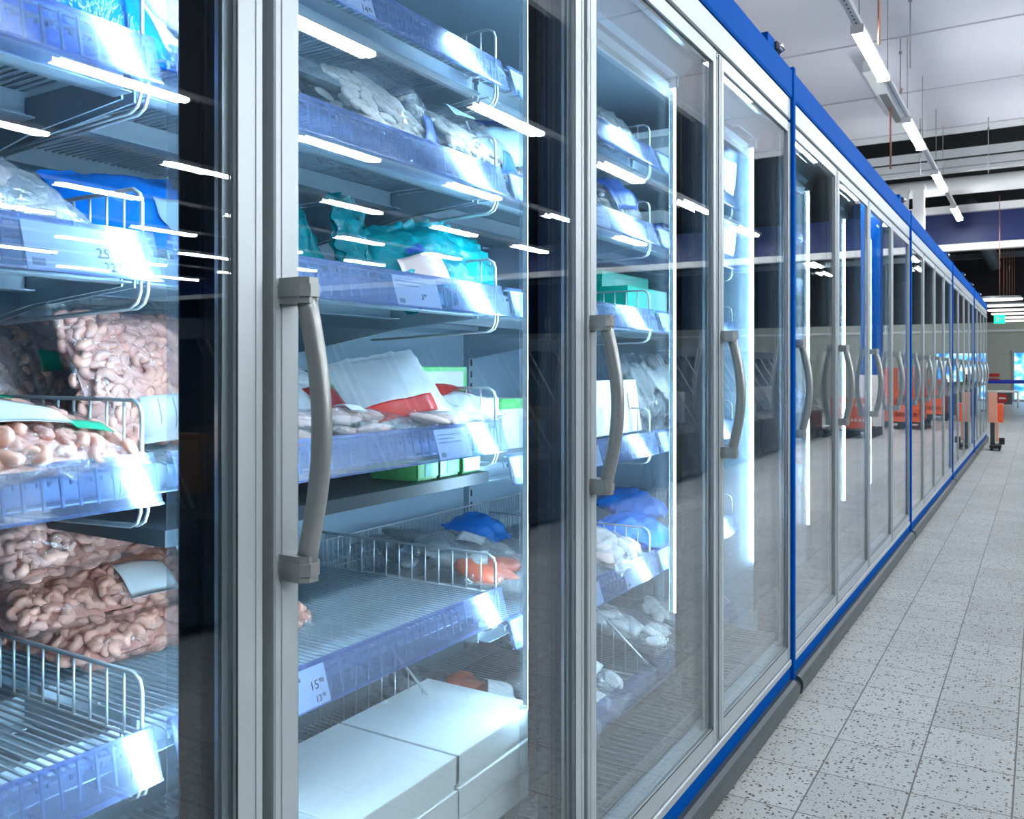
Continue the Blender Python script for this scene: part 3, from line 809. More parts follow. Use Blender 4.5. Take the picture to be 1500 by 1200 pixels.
# --- teal bags
for i, (lab, x, y, rx, ry, rz, L, W, dz, sd) in enumerate([
    ('teal bag folded back at the far left of the third shelf', -.42, 1.12, .55, 1.15, .4, .19, .10, .075, 51),
    ('narrow upright teal bag second on the third shelf', -.36, 1.21, .05, 1.35, .1, .17, .07, .07, 52),
    ('teal bag with white window of fish, in the middle of the third shelf', -.29, 1.33, .35, 1.0, .1, .16, .22, .05, 53),
    ('rightmost teal bag on the third shelf, leaning beside the wire divider', -.30, 1.51, -.3, 1.15, -.2, .16, .17, .055, 54)]):
    bag('fish_bag', lab, 'bag of fish', (x, y, z3 + dz), (rx, ry, rz), L, W, .05, 'teal', None, 0, sd, [(.0, .8, -.7, .2, 'pinkfish', 'window'), (-.3, -.05, -.45, -.1, 'bluecard', 'blue_print')] if i == 2 else [], 'teal bags on the third shelf', seal=.2, crumple=.016)
# --- fourth shelf, second door
bag('fish_pack', 'white plastic pack standing up with red lower band in the middle of the fourth shelf', 'pack of fish', (-.30, 1.25, z4 + .070), (.22, .8, -.15), .17, .20, .035, 'filmlite', None, 0, 61, [(.45, .85, -.85, .6, 'red', 'red_band')], 'white fish packs', seal=.08, crumple=.005)
bag('fish_pack', 'white pack with dark red circle behind the fridge handle on the fourth shelf', 'pack of fish', (-.36, 1.05, z4 + .055), (.2, .65, .2), .18, .22, .05, 'filmlite', None, 0, 62, [(.1, .8, .1, .8, 'darkred', 'red_circle')], 'white fish packs', crumple=.009)
bag('fish_pack', 'red and white pack lying right of the standing white pack', 'pack of fish', (-.28, 1.40, z4 + .035), (.1, .3, .1), .16, .20, .05, 'filmlite', None, 0, 63, [(-.8, .1, -.8, .8, 'red', 'red_band')], 'white fish packs', crumple=.009)
bag('fish_pack', 'clear crinkled pack of pink fish lying along the front of the fourth shelf', 'pack of fish', (-.245, 1.02, z4 + .02), (0, .12, 0), .10, .40, .04, 'film', 'pink', 12, 64, [(-.4, .4, .2, .4, 'paper')], 'clear fish packs', crumple=.009)
bag('fish_pack', 'clear crinkled pack at the front of the fourth shelf, under the red and white pack', 'pack of fish', (-.24, 1.32, z4 + .018), (0, .12, .05), .10, .24, .035, 'film', 'pink', 8, 65, [], 'clear fish packs', crumple=.010)
bag('fish_pack', 'grey clear pack of dark fish at the far left of the fourth shelf', 'pack of fish', (-.42, .97, z4 + .05), (0, .5, .3), .20, .20, .06, 'filmw', 'grey', 8, 66, [], 'clear fish packs')
carton('carton', 'bright green carton lying at the back of the fourth shelf behind the white pack', 'carton', (-.50, 1.56, z4 + .06), (0, 0, .04), .10, .34, .058, 'green', 'green cartons', [('f', .45, .95, .15, .8, 'paper', 'printed_panel')])
carton('carton', 'dark green carton lying left of the long green one on the fourth shelf', 'carton', (-.53, 1.26, z4 + .06), (0, 0, .02), .10, .24, .05, 'charcoal', 'green cartons', [('f', .4, .95, .1, .9, 'green', 'green_print')])
carton('carton', 'grey carton supporting the green cartons at the back of the fourth shelf', 'carton', (-.55, 1.40, z4), (0, 0, 0), .14, .5, .058, 'card')
z4b = DK(3, 2)
carton('carton', 'white carton with green top band standing right of the fourth shelf divider', 'carton', (-.36, 1.70, z4b), (0, 0, -.03), .12, .11, .115, 'card', 'green cartons', [('f', 0, 1, .8, 1, 'green', 'green_band'), ('n', 0, 1, .8, 1, 'green', 'green_band'), ('f', .05, .6, .1, .7, 'paper', 'printed_panel')])
carton('carton', 'white carton with green left edge standing directly behind the fourth shelf divider', 'carton', (-.36, 1.575, z4b), (0, 0, .03), .12, .11, .12, 'card', 'green cartons', [('f', 0, .15, 0, 1, 'green', 'green_band'), ('n', 0, 1, 0, 1, 'green', 'green_band'), ('f', .3, .95, .3, .9, 'paper', 'printed_panel')])
b = MB('charcoal'); b.box(-.78, -.205, .02 + P, 2 * P - .02, .897, .918)
o = b.build('lower_tray', case0)
for i, (y, lab) in enumerate([(1.262, 'left'), (1.330, 'middle'), (1.402, 'right')]):
    carton('carton', 'low green carton seen under the fourth shelf price rail, %s one of three' % lab, 'carton', (-.275, y, .9185), (0, 0, 0), .11, .064, .037, 'green', 'low green cartons under the rail', [('f', .1, .95, .1, .8, 'paper', 'printed_panel')] if i == 2 else [('f', .35, .6, .2, .8, 'mint', 'printed_panel')])
# --- lowest shelf, salmon packs past the big divider
z5b = DK(4, 2)
bag('salmon_pack', 'clear pack of orange salmon with ribbed film beside the wire divider of the fifth shelf', 'pack of salmon', (-.27, 1.62, z5b + .045), (.1, .2, .6), .22, .15, .075, 'film', 'salmon', 4, 71, [(-.9, -.5, -.5, .5, 'paper', 'label_sticker', 4)], 'salmon packs')
bag('fish_pack', 'clear pack of grey fish behind the orange salmon on the fifth shelf', 'pack of fish', (-.45, 1.72, z5b + .06), (0, .2, .4), .26, .20, .07, 'filmw', 'grey', 8, 72, [(-.2, .3, -.5, .3, 'filmlite')], 'clear fish packs')
bag('fish_pack', 'clear silvery pack at the back of the fifth shelf in front of the wire rack', 'pack of fish', (-.60, 1.68, z5b + .06), (0, .2, .1), .2, .3, .06, 'film', 'grey', 8, 74, [], 'clear fish packs', crumple=.012)
bag('fish_pack', 'small blue bag at the very back of the fifth shelf', 'pack of fish', (-.64, 2.05, z5b + .05), (0, .3, .1), .14, .16, .07, 'filmb', None, 0, 73, [], 'clear fish packs')
# --- third door
for i, (y, lab) in enumerate([(2.56, 'first'), (2.65, 'second'), (2.74, 'third')]):
    carton('carton', '%s upright white carton in the leaning trio on the top shelf of the third door' % lab, 'carton', (-.31, y, DK(0)), (-.10, 0, 0), .15, .066, .150, 'card', 'upright cartons on the top shelf', [('f', .15, .85, .1, .9, 'lightblue', 'printed_panel'), ('n', .1, .9, .6, .85, 'inkgrey', 'printed_text')])
bag('fish_bag', 'clear crumpled bag on the top shelf of the third door', 'bag of fish', (-.28, 2.12, DK(0) + .05), (.1, .8, 0), .18, .22, .07, 'filmw', 'fish', 10, 81, [], 'bags of frozen fish', crumple=.012)
bag('fish_bag', 'clear bag with blue print on the second shelf of the third door', 'bag of fish', (-.27, 2.11, z2 + .06), (.1, .8, .0), .18, .20, .09, 'film', 'squid', 20, 82, [(-.4, .8, -.6, .4, 'bluecard', 'blue_print')], 'bags of frozen fish')
bag('salmon_pack', 'clear pack of pink fish right of the short divider on the second shelf', 'pack of salmon', (-.36, 2.46, z2 + .035), (0, .4, .1), .18, .30, .05, 'film', 'pink', 8, 83, [], 'salmon packs')
carton('carton', 'grey-white carton lying across blue cartons on the second shelf of the third door', 'carton', (-.42, 2.80, z2 + .093), (0, 0, 0), .2, .26, .042, 'card', 'cartons on the second shelf')
for i, (y, lab) in enumerate([(2.70, 'first'), (2.79, 'second'), (2.88, 'third')]):
    carton('carton', '%s blue and white upright carton at the far end of the second shelf' % lab, 'carton', (-.40, y, z2), (0, 0, 0), .16, .08, .092, 'bluecard', 'cartons on the second shelf', [('f', .12, .88, .1, .85, 'paper', 'printed_panel')])
carton('carton', 'tall mint green carton behind the divider on the third shelf of the third door', 'carton', (-.46, 2.55, DK(2)), (0, 0, -.04), .12, .33, .150, 'mint', 'mint green cartons', [('f', .25, .95, .1, .8, 'greensticker', 'printed_panel')])
carton('carton', 'low mint green carton in front of the tall one on the third shelf', 'carton', (-.33, 2.45, DK(2)), (0, 0, -.02), .09, .29, .092, 'mint', 'mint green cartons')
bag('salmon_pack', 'small clear pack of pink fish right of the mint green cartons', 'pack of salmon', (-.30, 2.70, DK(2) + .03), (0, .5, .1), .14, .14, .06, 'film', 'pink', 5, 84, [], 'salmon packs')
for i, (y, lab) in enumerate([(2.03, 'standing behind the handle of the third door'), (2.20, 'with brown window on the fourth shelf of the third door')]):
    carton('paper_pack', 'white paper pack %s' % lab, 'pack of fish', (-.265, y, DK(3, 2) + .006), (0, -.12, .02), .07, .155, .145, 'card', 'white paper packs', [('f', .5, .78, .42, .75, 'pinkfish', 'window'), ('f', .8, .97, .02, .12, 'lightblue', 'blue_print')] if i else [('f', .1, .5, .1, .5, 'lightblue', 'blue_print')], lid=False)
for i, (y, lab) in enumerate([(2.42, 'nearest'), (2.60, 'middle'), (2.78, 'farthest')]):
    bag('fish_bag', '%s of three tall clear bags on the fourth shelf of the third door' % lab, 'bag of fish', (-.31, y, DK(3, 2) + .115), (.1, 1.2, .05), .22, .17, .07, 'film', 'grey', 12, 86 + i, [], 'tall clear bags on the fourth shelf', crumple=.016)
zb5 = DK(4, 2)
for i, (lab, x, y, dz, fm, kd, W) in enumerate([
    ('bright blue bag behind the wire divider on the fifth shelf of the third door', -.28, 2.36, .035, 'filmb', None, .22),
    ('clear and blue bag at the back of the fifth shelf of the third door', -.42, 2.64, .06, 'filmb', None, .30),
    ('clear bag of pale shrimps left of the bright blue bag on the fifth shelf', -.40, 2.20, .04, 'film', 'fish', .2),
    ('silvery flat bag at the front left of the fifth shelf of the third door', -.26, 2.08, .03, 'filmw', 'pink', .24)]):
    bag('fish_bag', lab, 'bag of fish', (x, y, zb5 + dz), (0, .3, .1), .18, W, .065, fm, kd, 14, 91 + i, [], 'bags on the fifth shelf', crumple=.013)
# --- bottom baskets
ZB = .277
for i, (lab, x, y, dz, rz, kd) in enumerate([
    ('clear pack of orange salmon in the bottom basket behind the white boxes', -.32, 1.62, .09, .7, 'salmon'),
    ('clear crumpled pack of grey fish in the bottom basket right of the white boxes', -.27, 1.80, .05, .4, 'grey'),
    ('ribbed grey pack at the back of the bottom basket', -.50, 1.60, .10, .9, 'grey'),
    ('clear pack with white label in the bottom basket of the third door', -.28, 1.98, .05, .2, 'fish'),
    ('silvery pack leaning against the sloping wire of the third door basket', -.45, 2.02, .11, .5, 'grey'),
    ('pale clear bag behind the sloping wires of the third door basket', -.40, 2.34, .10, .3, 'fish'),
    ('clear bag lying low at the front right of the third door basket', -.28, 2.40, .05, .1, 'fish')]):
    bag('salmon_pack' if kd == 'salmon' else 'fish_pack', lab, 'pack of salmon' if kd == 'salmon' else 'pack of fish', (x, y, ZB + dz), (.1, .35, rz), .24, .16, .07, 'film', kd, 8 if kd != 'salmon' else 4, 101 + i, [(-.2, .35, -.6, .6, 'paper', 'label_sticker', 5)] if i in (0, 3) else [], 'packs in the bottom baskets', crumple=.010)
# --- white cartons
BH = .057
POS = ['topmost', 'second from top', 'bottom one']
for st, (yc, n) in enumerate(((1.094, 'left'), (1.374, 'right'))):
    for k in range(3):
        carton('carton', 'plain white flat carton, %s of the %s stack' % (POS[2 - k], n), 'carton',
               (-.272 + .003 * (k % 2), yc, ZB + k * (BH + .0006)), (0, 0, (.012, -.008, .0)[k]), .272, .274, BH, 'card', 'plain white flat cartons')
# --- packs behind the fourth door and the second freezer
for i, (s, lab) in enumerate([(0, 'blue-edged white box with dark picture on the top shelf of the fourth door'), (1, 'white box with dark and orange picture on the second shelf of the fourth door')]):
    carton('carton', lab, 'carton', (-.195, 2.80, DK(s) + .004), (0, .08, 0), .045, .29, .145 if s == 0 else .11, 'card', 'picture boxes of the fourth door', [('f', .1, .75, .1, .7, 'picture', 'pack_picture'), ('f', .5, 1, .75, 1, 'bluecard', 'blue_print')])
bag('fish_bag', 'pale bags pack on the fourth shelf behind the handle of the fourth door', 'bag of fish', (-.28, 2.66, DK(3) + .05), (0, .8, 0), .2, .3, .07, 'filmlite', None, 0, 121, [(.0, .7, -.3, .3, 'pinkfish', 'window')], 'bags of frozen fish')
bag('fish_bag', 'clear bag in the bottom basket behind the fourth door', 'bag of fish', (-.30, 2.62, ZB + .05), (0, .3, 0), .2, .26, .07, 'film', 'fish', 12, 122, [], 'bags of frozen fish')
yb = Y0 + CL
for i, (s, x, y, fm, kd, lab) in enumerate([
    (0, -.3, .25, 'teal', None, 'teal bag on the top shelf of the second freezer'),
    (1, -.3, .28, 'filmw', 'fish', 'pale bag on the second shelf of the second freezer'),
    (2, -.3, .25, 'teal', None, 'teal bag on the third shelf of the second freezer'),
    (3, -.3, .28, 'film', 'fish', 'clear bag on the fourth shelf of the second freezer, behind the handle'),
    (4, -.3, .26, 'film', 'fish', 'clear crinkled bag on the lowest shelf of the second freezer')]):
    bag('fish_bag', lab, 'bag of fish', (x, yb + y, DK(s) + .06), (0, .8, .1), .2, .34, .08, fm, kd, 14, 131 + i, [], 'bags in the second freezer', crumple=.012)
bag('salmon_pack', 'red pack low in the second freezer behind its second door', 'pack of salmon', (-.3, yb + 1.2, DK(4) + .05), (0, .7, 0), .2, .4, .08, 'film', 'salmon', 8, 140, [], 'salmon packs')

# ------------------------------------------------------------------ hall
b = MB('floor'); b.box(-8, 36, -9, 42, -.1, 0); struct(b.build('floor'))
b = MB('ceil', 'seam', 'white')
XC = 3.9
b.box(-8, XC, -9, 16.4, 5.2, 5.3)
for k in range(0, 10):
    y = 16.4 - 2.38 * k
    b.box(-8, XC, y - .09, y, 5.192, 5.2, 0 if k else 2)
    b.box(-8, XC, y - .10, y - .085, 5.185, 5.2, 1)
b.box(-8, XC, 16.4, 16.5, 5.12, 5.45, 2); b.box(XC, XC + .1, -9, 16.5, 5.15, 5.6, 2)
struct(b.build('ceiling'))
b = MB('dark'); b.box(-8, 36, 16.5, 42, 6.6, 6.7); struct(b.build('ceiling_far'))
b = MB('dark'); b.box(XC, 36, -9, 16.5, 6.6, 6.7); struct(b.build('ceiling_right'))
b = MB('darkwall'); b.box(-8.1, -8, -9, 42, 0, 6.6); struct(b.build('wall_left'))
b = MB('darkwall'); b.box(36, 36.1, -9, 42, 0, 6.6); struct(b.build('wall_right'))
b = MB('darkwall'); b.box(-8, 36, -9.1, -9, 0, 6.6); struct(b.build('wall_front'))
b = MB('beige', 'dark', 'red', 'white')
YW = 34.6
b.box(-8, -.1, YW, YW + .2, 0, 2.75); b.box(2.6, 36, YW, YW + .2, 0, 2.75); b.box(-.1, 2.6, YW, YW + .2, 1.72, 2.75)
b.box(-8, 36, YW, YW + .2, 2.75, 6.6, 1)
b.box(-2.4, -.5, YW - .03, YW, .86, .97, 2); b.box(-2.4, -.5, YW - .03, YW, .70, .80, 2)
b.box(-8, 36, YW - .05, YW, 2.42, 2.50, 3)
struct(b.build('wall_back'))
b = MB('day', 'steel')
b.box(-.1, 2.6, YW + .12, YW + .15, .0, 1.72)
for x in (-.1, .45, 1.1, 1.8, 2.5): b.box(x - .03, x + .04, YW - .03, YW + .1, 0, 1.72, 1)
b.box(-.16, 2.66, YW - .04, YW + .1, 1.68, 1.78, 1); b.box(-.1, 2.6, YW - .02, YW + .1, .0, .08, 1)
struct(b.build('window_1'))

# light strings ------------------------------------------------------
ZL = 4.12
def track_mb(y0, y1):
    b = MB('white', 'black')
    b.box(-.035, .035, y0, y1, .07, .12)
    for i in range(int((y1 - y0) / .09)):
        b.box(-.006, .006, y0 + i * .09, y0 + i * .09 + .035, .0685, .07, 1)
    return b
tm = track_mb(-6, 19.9)
track_mesh = tm.mesh('light_track')
def lamp_template():
    r = empty('ceiling_lamp')
    b = MB('white'); b.box(-.055, .055, 0, 1.52, .04, .075, bev=.006); b.box(-.057, .057, -.012, .012, -.005, .072); b.box(-.057, .057, 1.508, 1.532, -.005, .072)
    b.build('lamp_housing', r)
    b = MB('lamp'); b.prism([(-.052, .04), (-.052, .016), (-.036, -.004), (.036, -.004), (.052, .016), (.052, .04)], 'y', .012, 1.508)
    b.build('diffuser', r)
    return r
lt = lamp_template()
DIR = ['nearest ceiling lamp on the white track above the freezers', 'second nearest ceiling lamp on the white track above the freezers',
       'third ceiling lamp on the white track above the freezers', 'smallest and farthest ceiling lamp on the track above the freezers']
first = True
for k in range(0, 10):
    x = -.672 + 2.71 * k
    o = bpy.data.objects.new('light_track', track_mesh); COL.objects.link(o); o.location = (x, 0, ZL)
    if k == 0: tag(o, 'long white slotted lighting track hanging above the freezers', 'light track', 'lighting tracks')
    else: tag(o, 'white lighting track seen only mirrored in the freezer doors', 'light track', 'lighting tracks mirrored in the glass')
    for y in (6.2, 8.3, 10.0, 11.6, 13.2, 15.0, 16.1) if k == 0 else (4.8, 9.8, 14.8):
        bw = MB('rod'); bw.tube([(0, y, .12), (0, y, (5.18 if x < 3.9 else 6.6) - ZL)], .005, 5); bw.build('suspension_wire', o)
    for j in range(-3, 4):
        if k == 0 and j < 0: continue
        y = 8.2 + 3.3 * j
        if first: l = lt; l.location = (x, y, ZL); first = False
        else: l = dup(lt, loc=(x, y, ZL))
        if k == 0: tag(l, DIR[j], 'lamp', 'lamps on the track above the freezers')
        else: tag(l, 'long white ceiling lamp added out of direct view to brighten the far wall', 'lamp', 'ceiling lamps mirrored in the glass')

for i, (x, y) in enumerate(((-.62, 24.5), (3.0, 24.5), (6.5, 24.5), (2.6, 28.5), (5.5, 28.5), (2.8, 31.5), (5.8, 31.5))):  # all but the first are added out of direct view to brighten the far wall
    l = dup(lt, loc=(x, y, 4.5))
    tag(l, 'small bright ceiling lamp under the dark roof beyond the navy band' if i == 0 else 'long white ceiling lamp added out of direct view to brighten the far wall', 'lamp', 'ceiling lamps mirrored in the glass' if i else 'far roof lamp')
# hung pipes and rods
def pipe(name, label, cat, pts, r, mat, n=8):
    b = MB(mat); b.tube(pts, r, n); return tag(b.build(name), label, cat)
pipe('sprinkler_pipe', 'thin copper pipe hanging from the ceiling left of the nearest lamp', 'pipe', [(-.55, 8.6, 5.2), (-.55, 8.6, 4.12)], .012, 'copper')
pipe('sprinkler_pipe', 'copper pipe with bent top hanging right of the light track', 'pipe', [(-1.0, 13.7, 5.2), (-1.0, 13.7, 5.15), (-1.15, 13.7, 5.15), (-1.15, 13.7, 4.05)], .014, 'copper')
for i, (x, y, lab) in enumerate([(-.45, 10.0, 'thin grey rod hanging in front of the first ceiling seam'), (-.75, 11.6, 'grey rod hanging from the first ceiling seam'),
                                  (-2.2, 14.2, 'grey rod with knob hanging left of the track near the dark roof'), (-.95, 15.5, 'grey rod with knob right of the track near the dark roof'),
                                  (-2.6, 11.9, 'leftmost grey rod hanging above the freezers'), (.0, 16.0, 'grey rod with knob at the far right of the white ceiling')]):
    b = MB('rod'); b.tube([(x, y, 5.2), (x, y, 4.3)], .007, 6); b.disc((x, y, 5.0), .02, .03, 10); tag(b.build('hanging_rod'), lab, 'rod', 'rods hanging from the ceiling')
b = MB('white', 'rod'); b.box(-1.24, -1.06, 11.9, 15.2, 4.95, 5.1); b.box(-1.20, -1.10, 13.0, 14.6, 4.945, 4.952, 1)
tag(b.build('ceiling_duct'), 'white surface channel under the ceiling left of the track', 'duct')
# beams and ducts of the far roof
b = MB('white', 'black'); b.box(-8, 2.6, 17.7, 17.95, 4.98, 5.14); b.box(-8, 2.6, 17.75, 17.9, 4.82, 4.96); b.box(-8, 2.6, 17.7, 17.95, 4.96, 4.98, 1); b.box(-8, 2.6, 17.72, 17.92, 4.74, 4.80, 0); struct(b.build('trim_1'))
b = MB('white'); b.tube([(-8, 19.4, 4.78), (2.6, 19.4, 4.78)], .17, 16)
tag(b.build('ventilation_duct'), 'round pale duct crossing the dark roof', 'duct')
b = MB('white'); b.box(-8, 2.6, 20.2, 20.35, 4.38, 4.53); struct(b.build('trim_2'))
b = MB('navy'); b.box(-8, 36, 20.4, 20.6, 3.72, 4.45); struct(b.build('wall_header'))
b = MB('white'); b.box(-8, 36, 20.3, 20.5, 3.60, 3.74); struct(b.build('trim_3'))
for i, (x, lab) in enumerate([(-1.61, 'left'), (-1.32, 'right')]):
    b = MB('white'); b.box(x - .10, x + .10, 18.6, 18.8, 0, 4.74); b.box(x - .12, x + .12, 18.58, 18.82, 4.62, 4.70); tag(b.build('column'), '%s one of two square white columns behind the freezers' % lab, 'column', 'white columns')
for i, (y, z) in enumerate([(23, 4.6), (26.5, 4.7), (30, 4.5)]):
    b = MB('panelgrey'); b.box(-8, 36, y, y + .14, z, z + .16); struct(b.build('trim_%d' % (4 + i)))
b = MB('panelgrey'); b.tube([(-.6, 21, 4.6), (-.6, 33, 4.6)], .2, 12); tag(b.build('ventilation_duct'), 'dark grey duct running away under the dark roof', 'duct')

# pendant discs
pt = None
for i, y in enumerate((19.9, 21.8, 23.5, 25.1, 27.0, 28.9)):
    if pt is None:
        pt = empty('pendant_lamp', (.02, y, 2.5))
        b = MB('panelgrey'); b.T = Matrix.Diagonal((1, .55, 1, 1)); b.disc((0, 0, .03), .42, .05, 28, r2=.36); b.build('lamp_shade', pt)
        b = MB('pendant'); b.T = Matrix.Diagonal((1, .55, 1, 1)); b.disc((0, 0, 0), .40, .03, 28); b.build('diffuser', pt)
        b = MB('copper'); b.tube([(0, 0, .08), (0, 0, 2.1)], .008, 6); b.build('cord', pt); l = pt
    else: l = dup(pt, loc=(.02 + .01 * i, y, 2.5))
    tag(l, ['nearest round flat pendant lamp', 'second round flat pendant lamp', 'third round flat pendant lamp', 'fourth round flat pendant lamp', 'fifth round flat pendant lamp', 'farthest round flat pendant lamp'][i] + ' in the row beyond the freezers', 'lamp', 'flat pendant lamps')

# far end
def exit_sign():
    r = empty('exit_sign', (-.07, 22.4, 2.15)); tag(r, 'green hanging exit sign below the pendant lamps', 'sign')
    b = MB('exit'); b.box(-.11, .11, -.03, .03, 0, .2); b.build('sign_panel', r)
    b = MB('paper')
    b.box(-.06, -.02, -.033, -.03, .04, .16); b.box(.01, .07, -.033, -.03, .09, .11); b.prism([(.05, .07), (.09, .10), (.05, .13)], 'y', -.033, -.03)
    b.build('pictogram', r)
    b = MB('rod'); b.tube([(0, 0, .2), (0, 0, 1.9)], .006, 6); b.build('hanging_rod', r)
exit_sign()
def orange_stand():
    r = empty('barrier_stand', (.17, 13.75, 0)); tag(r, 'orange stand with black post and wheeled base at the far end of the freezers', 'stand')
    b = MB('black'); b.box(-.05, .09, -.16, .16, .03, .08, bev=.01)
    for (x, y) in ((-.03, -.13), (.07, -.13), (-.03, .13), (.07, .13)): b.tube([(x - .012, y, .025), (x + .012, y, .025)], .025, 10)
    b.box(.06, .13, -.02, .02, .08, .17); b.build('wheeled_base', r)
    b = MB('charcoal'); b.box(-.045, .01, -.03, .03, .08, .42); b.build('post', r)
    b = MB('palepeach'); b.box(-.07, .04, -.04, -.01, .38, .80, bev=.005); b.box(.02, .055, -.02, .01, .12, .40); b.build('front_panel', r)
    b = MB('orange', 'darkred'); b.box(-.02, .11, .0, .22, .38, .64, bev=.006); b.box(.1102, .112, .04, .18, .44, .58, 1); b.build('orange_bin', r)
orange_stand()
# barrier with no-entry sign
r = empty('barrier', (-.75, 29.5, 0)); tag(r, 'low white barrier rail with grey panel and no-entry sign at the far wall', 'barrier')
b = MB('white'); b.tube([(-1.2, 0, .46), (.9, 0, .46)], .035, 8); b.tube([(-1.2, 0, 0), (-1.2, 0, .46)], .03, 8); b.tube([(.9, 0, 0), (.9, 0, .46)], .03, 8); b.build('rail', r)
b = MB('panelgrey'); b.box(.25, .75, -.02, .0, .08, .42); b.build('panel', r)
b = MB('red', 'paper'); T = Matrix.Translation((.5, -.022, .26)) @ Matrix.Rotation(PI / 2, 4, 'X'); b.disc((0, 0, 0), .14, .006, 24, 0, T); b.box(-.09, .09, -.025, .025, .006, .009, 1, T); b.build('no_entry_sign', r)
r = empty('belt_barrier', (-.6, 26.3, 0)); tag(r, 'blue barrier belt stretched between dark posts before the far wall', 'belt barrier')
b = MB('tape'); b.box(-1.1, 1.1, 0, .02, .74, .84); b.build('belt', r)
for x in (-1.1, 1.1):
    b = MB('charcoal'); b.disc((x, .01, 0), .14, .03, 16); b.tube([(x, .01, .03), (x, .01, .88)], .03, 10); b.build('post', r)
r = empty('checkout_counter', (.72, 24.0, 0)); tag(r, 'dark grey checkout counter at the right edge of the aisle', 'counter')
b = MB('panelgrey', 'black'); b.box(-.1, .5, -.4, .8, 0, .74); b.box(-.15, .5, -.45, .85, .74, .80, 1); b.build('counter_body', r)
b = MB('black'); b.box(-.08, .12, -.2, .1, .80, 1.0, bev=.01); b.build('card_terminal', r)

# ------------------------------------------------------------------ opposite side of the aisle (mirrored in the doors)
def chiller():
    r = empty('low_chiller', (2.28, 0, 0))
    W = 3.6
    b = MB('charcoal', 'bumper')
    b.prism([(0, .03), (0, .48), (.10, .52), (.95, .52), (.95, .03)], 'y', .02, W - .02)
    b.box(.85, .95, .02, W - .02, .52, 1.36); b.box(.55, .95, .02, W - .02, 1.30, 1.37)
    b.box(-.02, .0, .02, W - .02, .06, .12, 1); b.box(-.015, .0, .02, W - .02, .42, .47, 1)
    b.build('chiller_body', r)
    b = MB('panelgrey'); b.box(.50, .56, .02, W - .02, 1.27, 1.37); b.build('canopy', r)
    n = 8
    for i in range(n + 1):
        y = .04 + i * (W - .08) / n
        b = MB('cover', 'alu')
        b.prism([(.06, .53), (.84, .53), (.84, 1.28), (.52, 1.28)], 'y', y, y + .006)
        b.tube([(.055, y + .003, .53), (.515, y + .003, 1.28)], .007, 5, 1)
        b.build('divider_pane', r)
    b = MB('brownpaper', 'greyfish', 'salmon', 'paper')
    rnd = random.Random(5)
    for i in range(n):
        for k in range(3):
            y = .08 + i * (W - .08) / n + k * .13
            x = .3 + rnd.random() * .12
            b.box(x, x + .25, y, y + .10, .53, .53 + rnd.uniform(.1, .35), rnd.choice([0, 1, 1, 1, 3]))
    o = b.build('packed_goods', r); o['kind'] = 'stuff'
    return r
ch = chiller()
for i in range(5):
    o = ch if i == 0 else dup(ch)
    o.location = (2.28, -3.4 + 3.6 * i, 0)
    tag(o, 'dark low chiller cabinet across the aisle, seen only mirrored in the freezer doors', 'chiller', 'dark chillers mirrored in the glass')
def gondola():
    r = empty('shelf_rack', (0, 0, 0))
    b = MB('charcoal')
    b.box(0, .06, 0, 4, 0, 1.55)
    for z in (.15, .55, .95, 1.3): b.box(-.45, 0, 0, 4, z, z + .03)
    b.build('rack_frame', r)
    b = MB('brownpaper', 'lightblue', 'panelgrey', 'paper', 'orange'); rnd = random.Random(11)
    for z in (.18, .58, .98, 1.33):
        y = .05
        while y < 3.8:
            wd = rnd.uniform(.1, .25)
            b.box(-.42, -.05, y, y + wd - .01, z, z + rnd.uniform(.12, .24), rnd.choice([0, 2, 2, 2, 1, 3, 4])); y += wd
    o = b.build('packed_goods', r); o['kind'] = 'stuff'
    return r
g = gondola(); first = True
for x in (6.2, 10.5):
    for i in range(4):
        o = g if first else dup(g); first = False
        o.location = (x, -2 + 4.4 * i, 0)
        tag(o, 'dark shelf rack of boxes far across the hall, seen only mirrored in the glass', 'shelf rack', 'shelf racks mirrored in the glass')
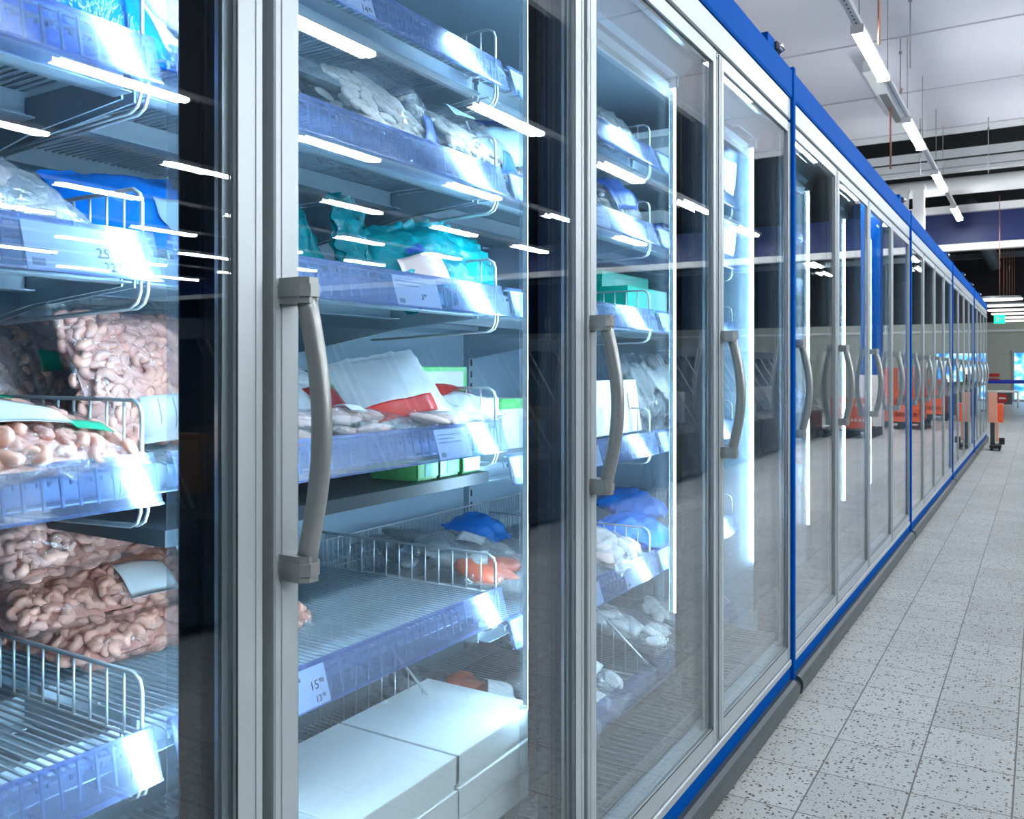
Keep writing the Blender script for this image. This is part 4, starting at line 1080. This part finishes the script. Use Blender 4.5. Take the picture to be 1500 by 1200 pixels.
# blue column and orange crates at the end of the aisle
r = empty('column', (1.81, 16.4, 0)); tag(r, 'blue square column with white foot, seen mirrored in the second freezer', 'column', 'blue column')
b = MB('blue'); b.box(-.16, .16, -.16, .16, 1.02, 5.18); b.build('column_shaft', r)
b = MB('white'); b.box(-.18, .18, -.18, .18, 0, 1.02); b.build('column_foot', r)
def crate():
    b = MB('orange')
    b.box(-.30, .30, -.20, .20, 0, .02)
    for (x0, x1, y0, y1) in ((-.30, -.285, -.20, .20), (.285, .30, -.20, .20), (-.285, .285, -.20, -.185), (-.285, .285, .185, .20)):
        b.box(x0, x1, y0, y1, .02, .09); b.box(x0, x1, y0, y1, .18, .25)
        if x1 - x0 > .1:
            for i in range(9): b.box(x0 + .064 * i + .01, x0 + .064 * i + .035, y0, y1, .09, .18)
        else:
            for i in range(6): b.box(x0, x1, y0 + .066 * i + .01, y0 + .066 * i + .035, .09, .18)
    b.box(-.31, .31, -.21, .21, .235, .25); b.box(-.284, .284, -.184, .184, .16, .165)
    return b.mesh('crate')
cm = crate()
def pallet():
    b = MB('pallet')
    for i in range(5): b.box(-.4, .4, -.6 + i * .26, -.6 + i * .26 + .16, .11, .14)
    for x in (-.35, 0, .35): b.box(x - .05, x + .05, -.6, .6, 0, .11)
    return b.mesh('pallet')
pm = pallet()
for i, (x, y, n) in enumerate([(1.98, 15.4, 2), (1.5, 18.2, 4), (1.4, 21.5, 3)]):
    p_ = bpy.data.objects.new('pallet', pm); COL.objects.link(p_); p_.location = (x, y, 0)
    tag(p_, 'black pallet under orange crates, seen mirrored in the freezer doors', 'pallet', 'black pallets mirrored in the glass')
    for kz in range(n):
        for (dx, dy) in (((0, 0),) if i == 0 else ((-.02, -.42), (-.02, 0), (-.02, .42))):
            o = bpy.data.objects.new('crate', cm); COL.objects.link(o); o.location = (x + dx, y + dy, .141 + kz * .251)
            tag(o, 'orange plastic crate stacked on a black pallet, seen mirrored in the freezer doors', 'crate', 'orange crates mirrored in the glass')
bpy.context.view_layer.update()
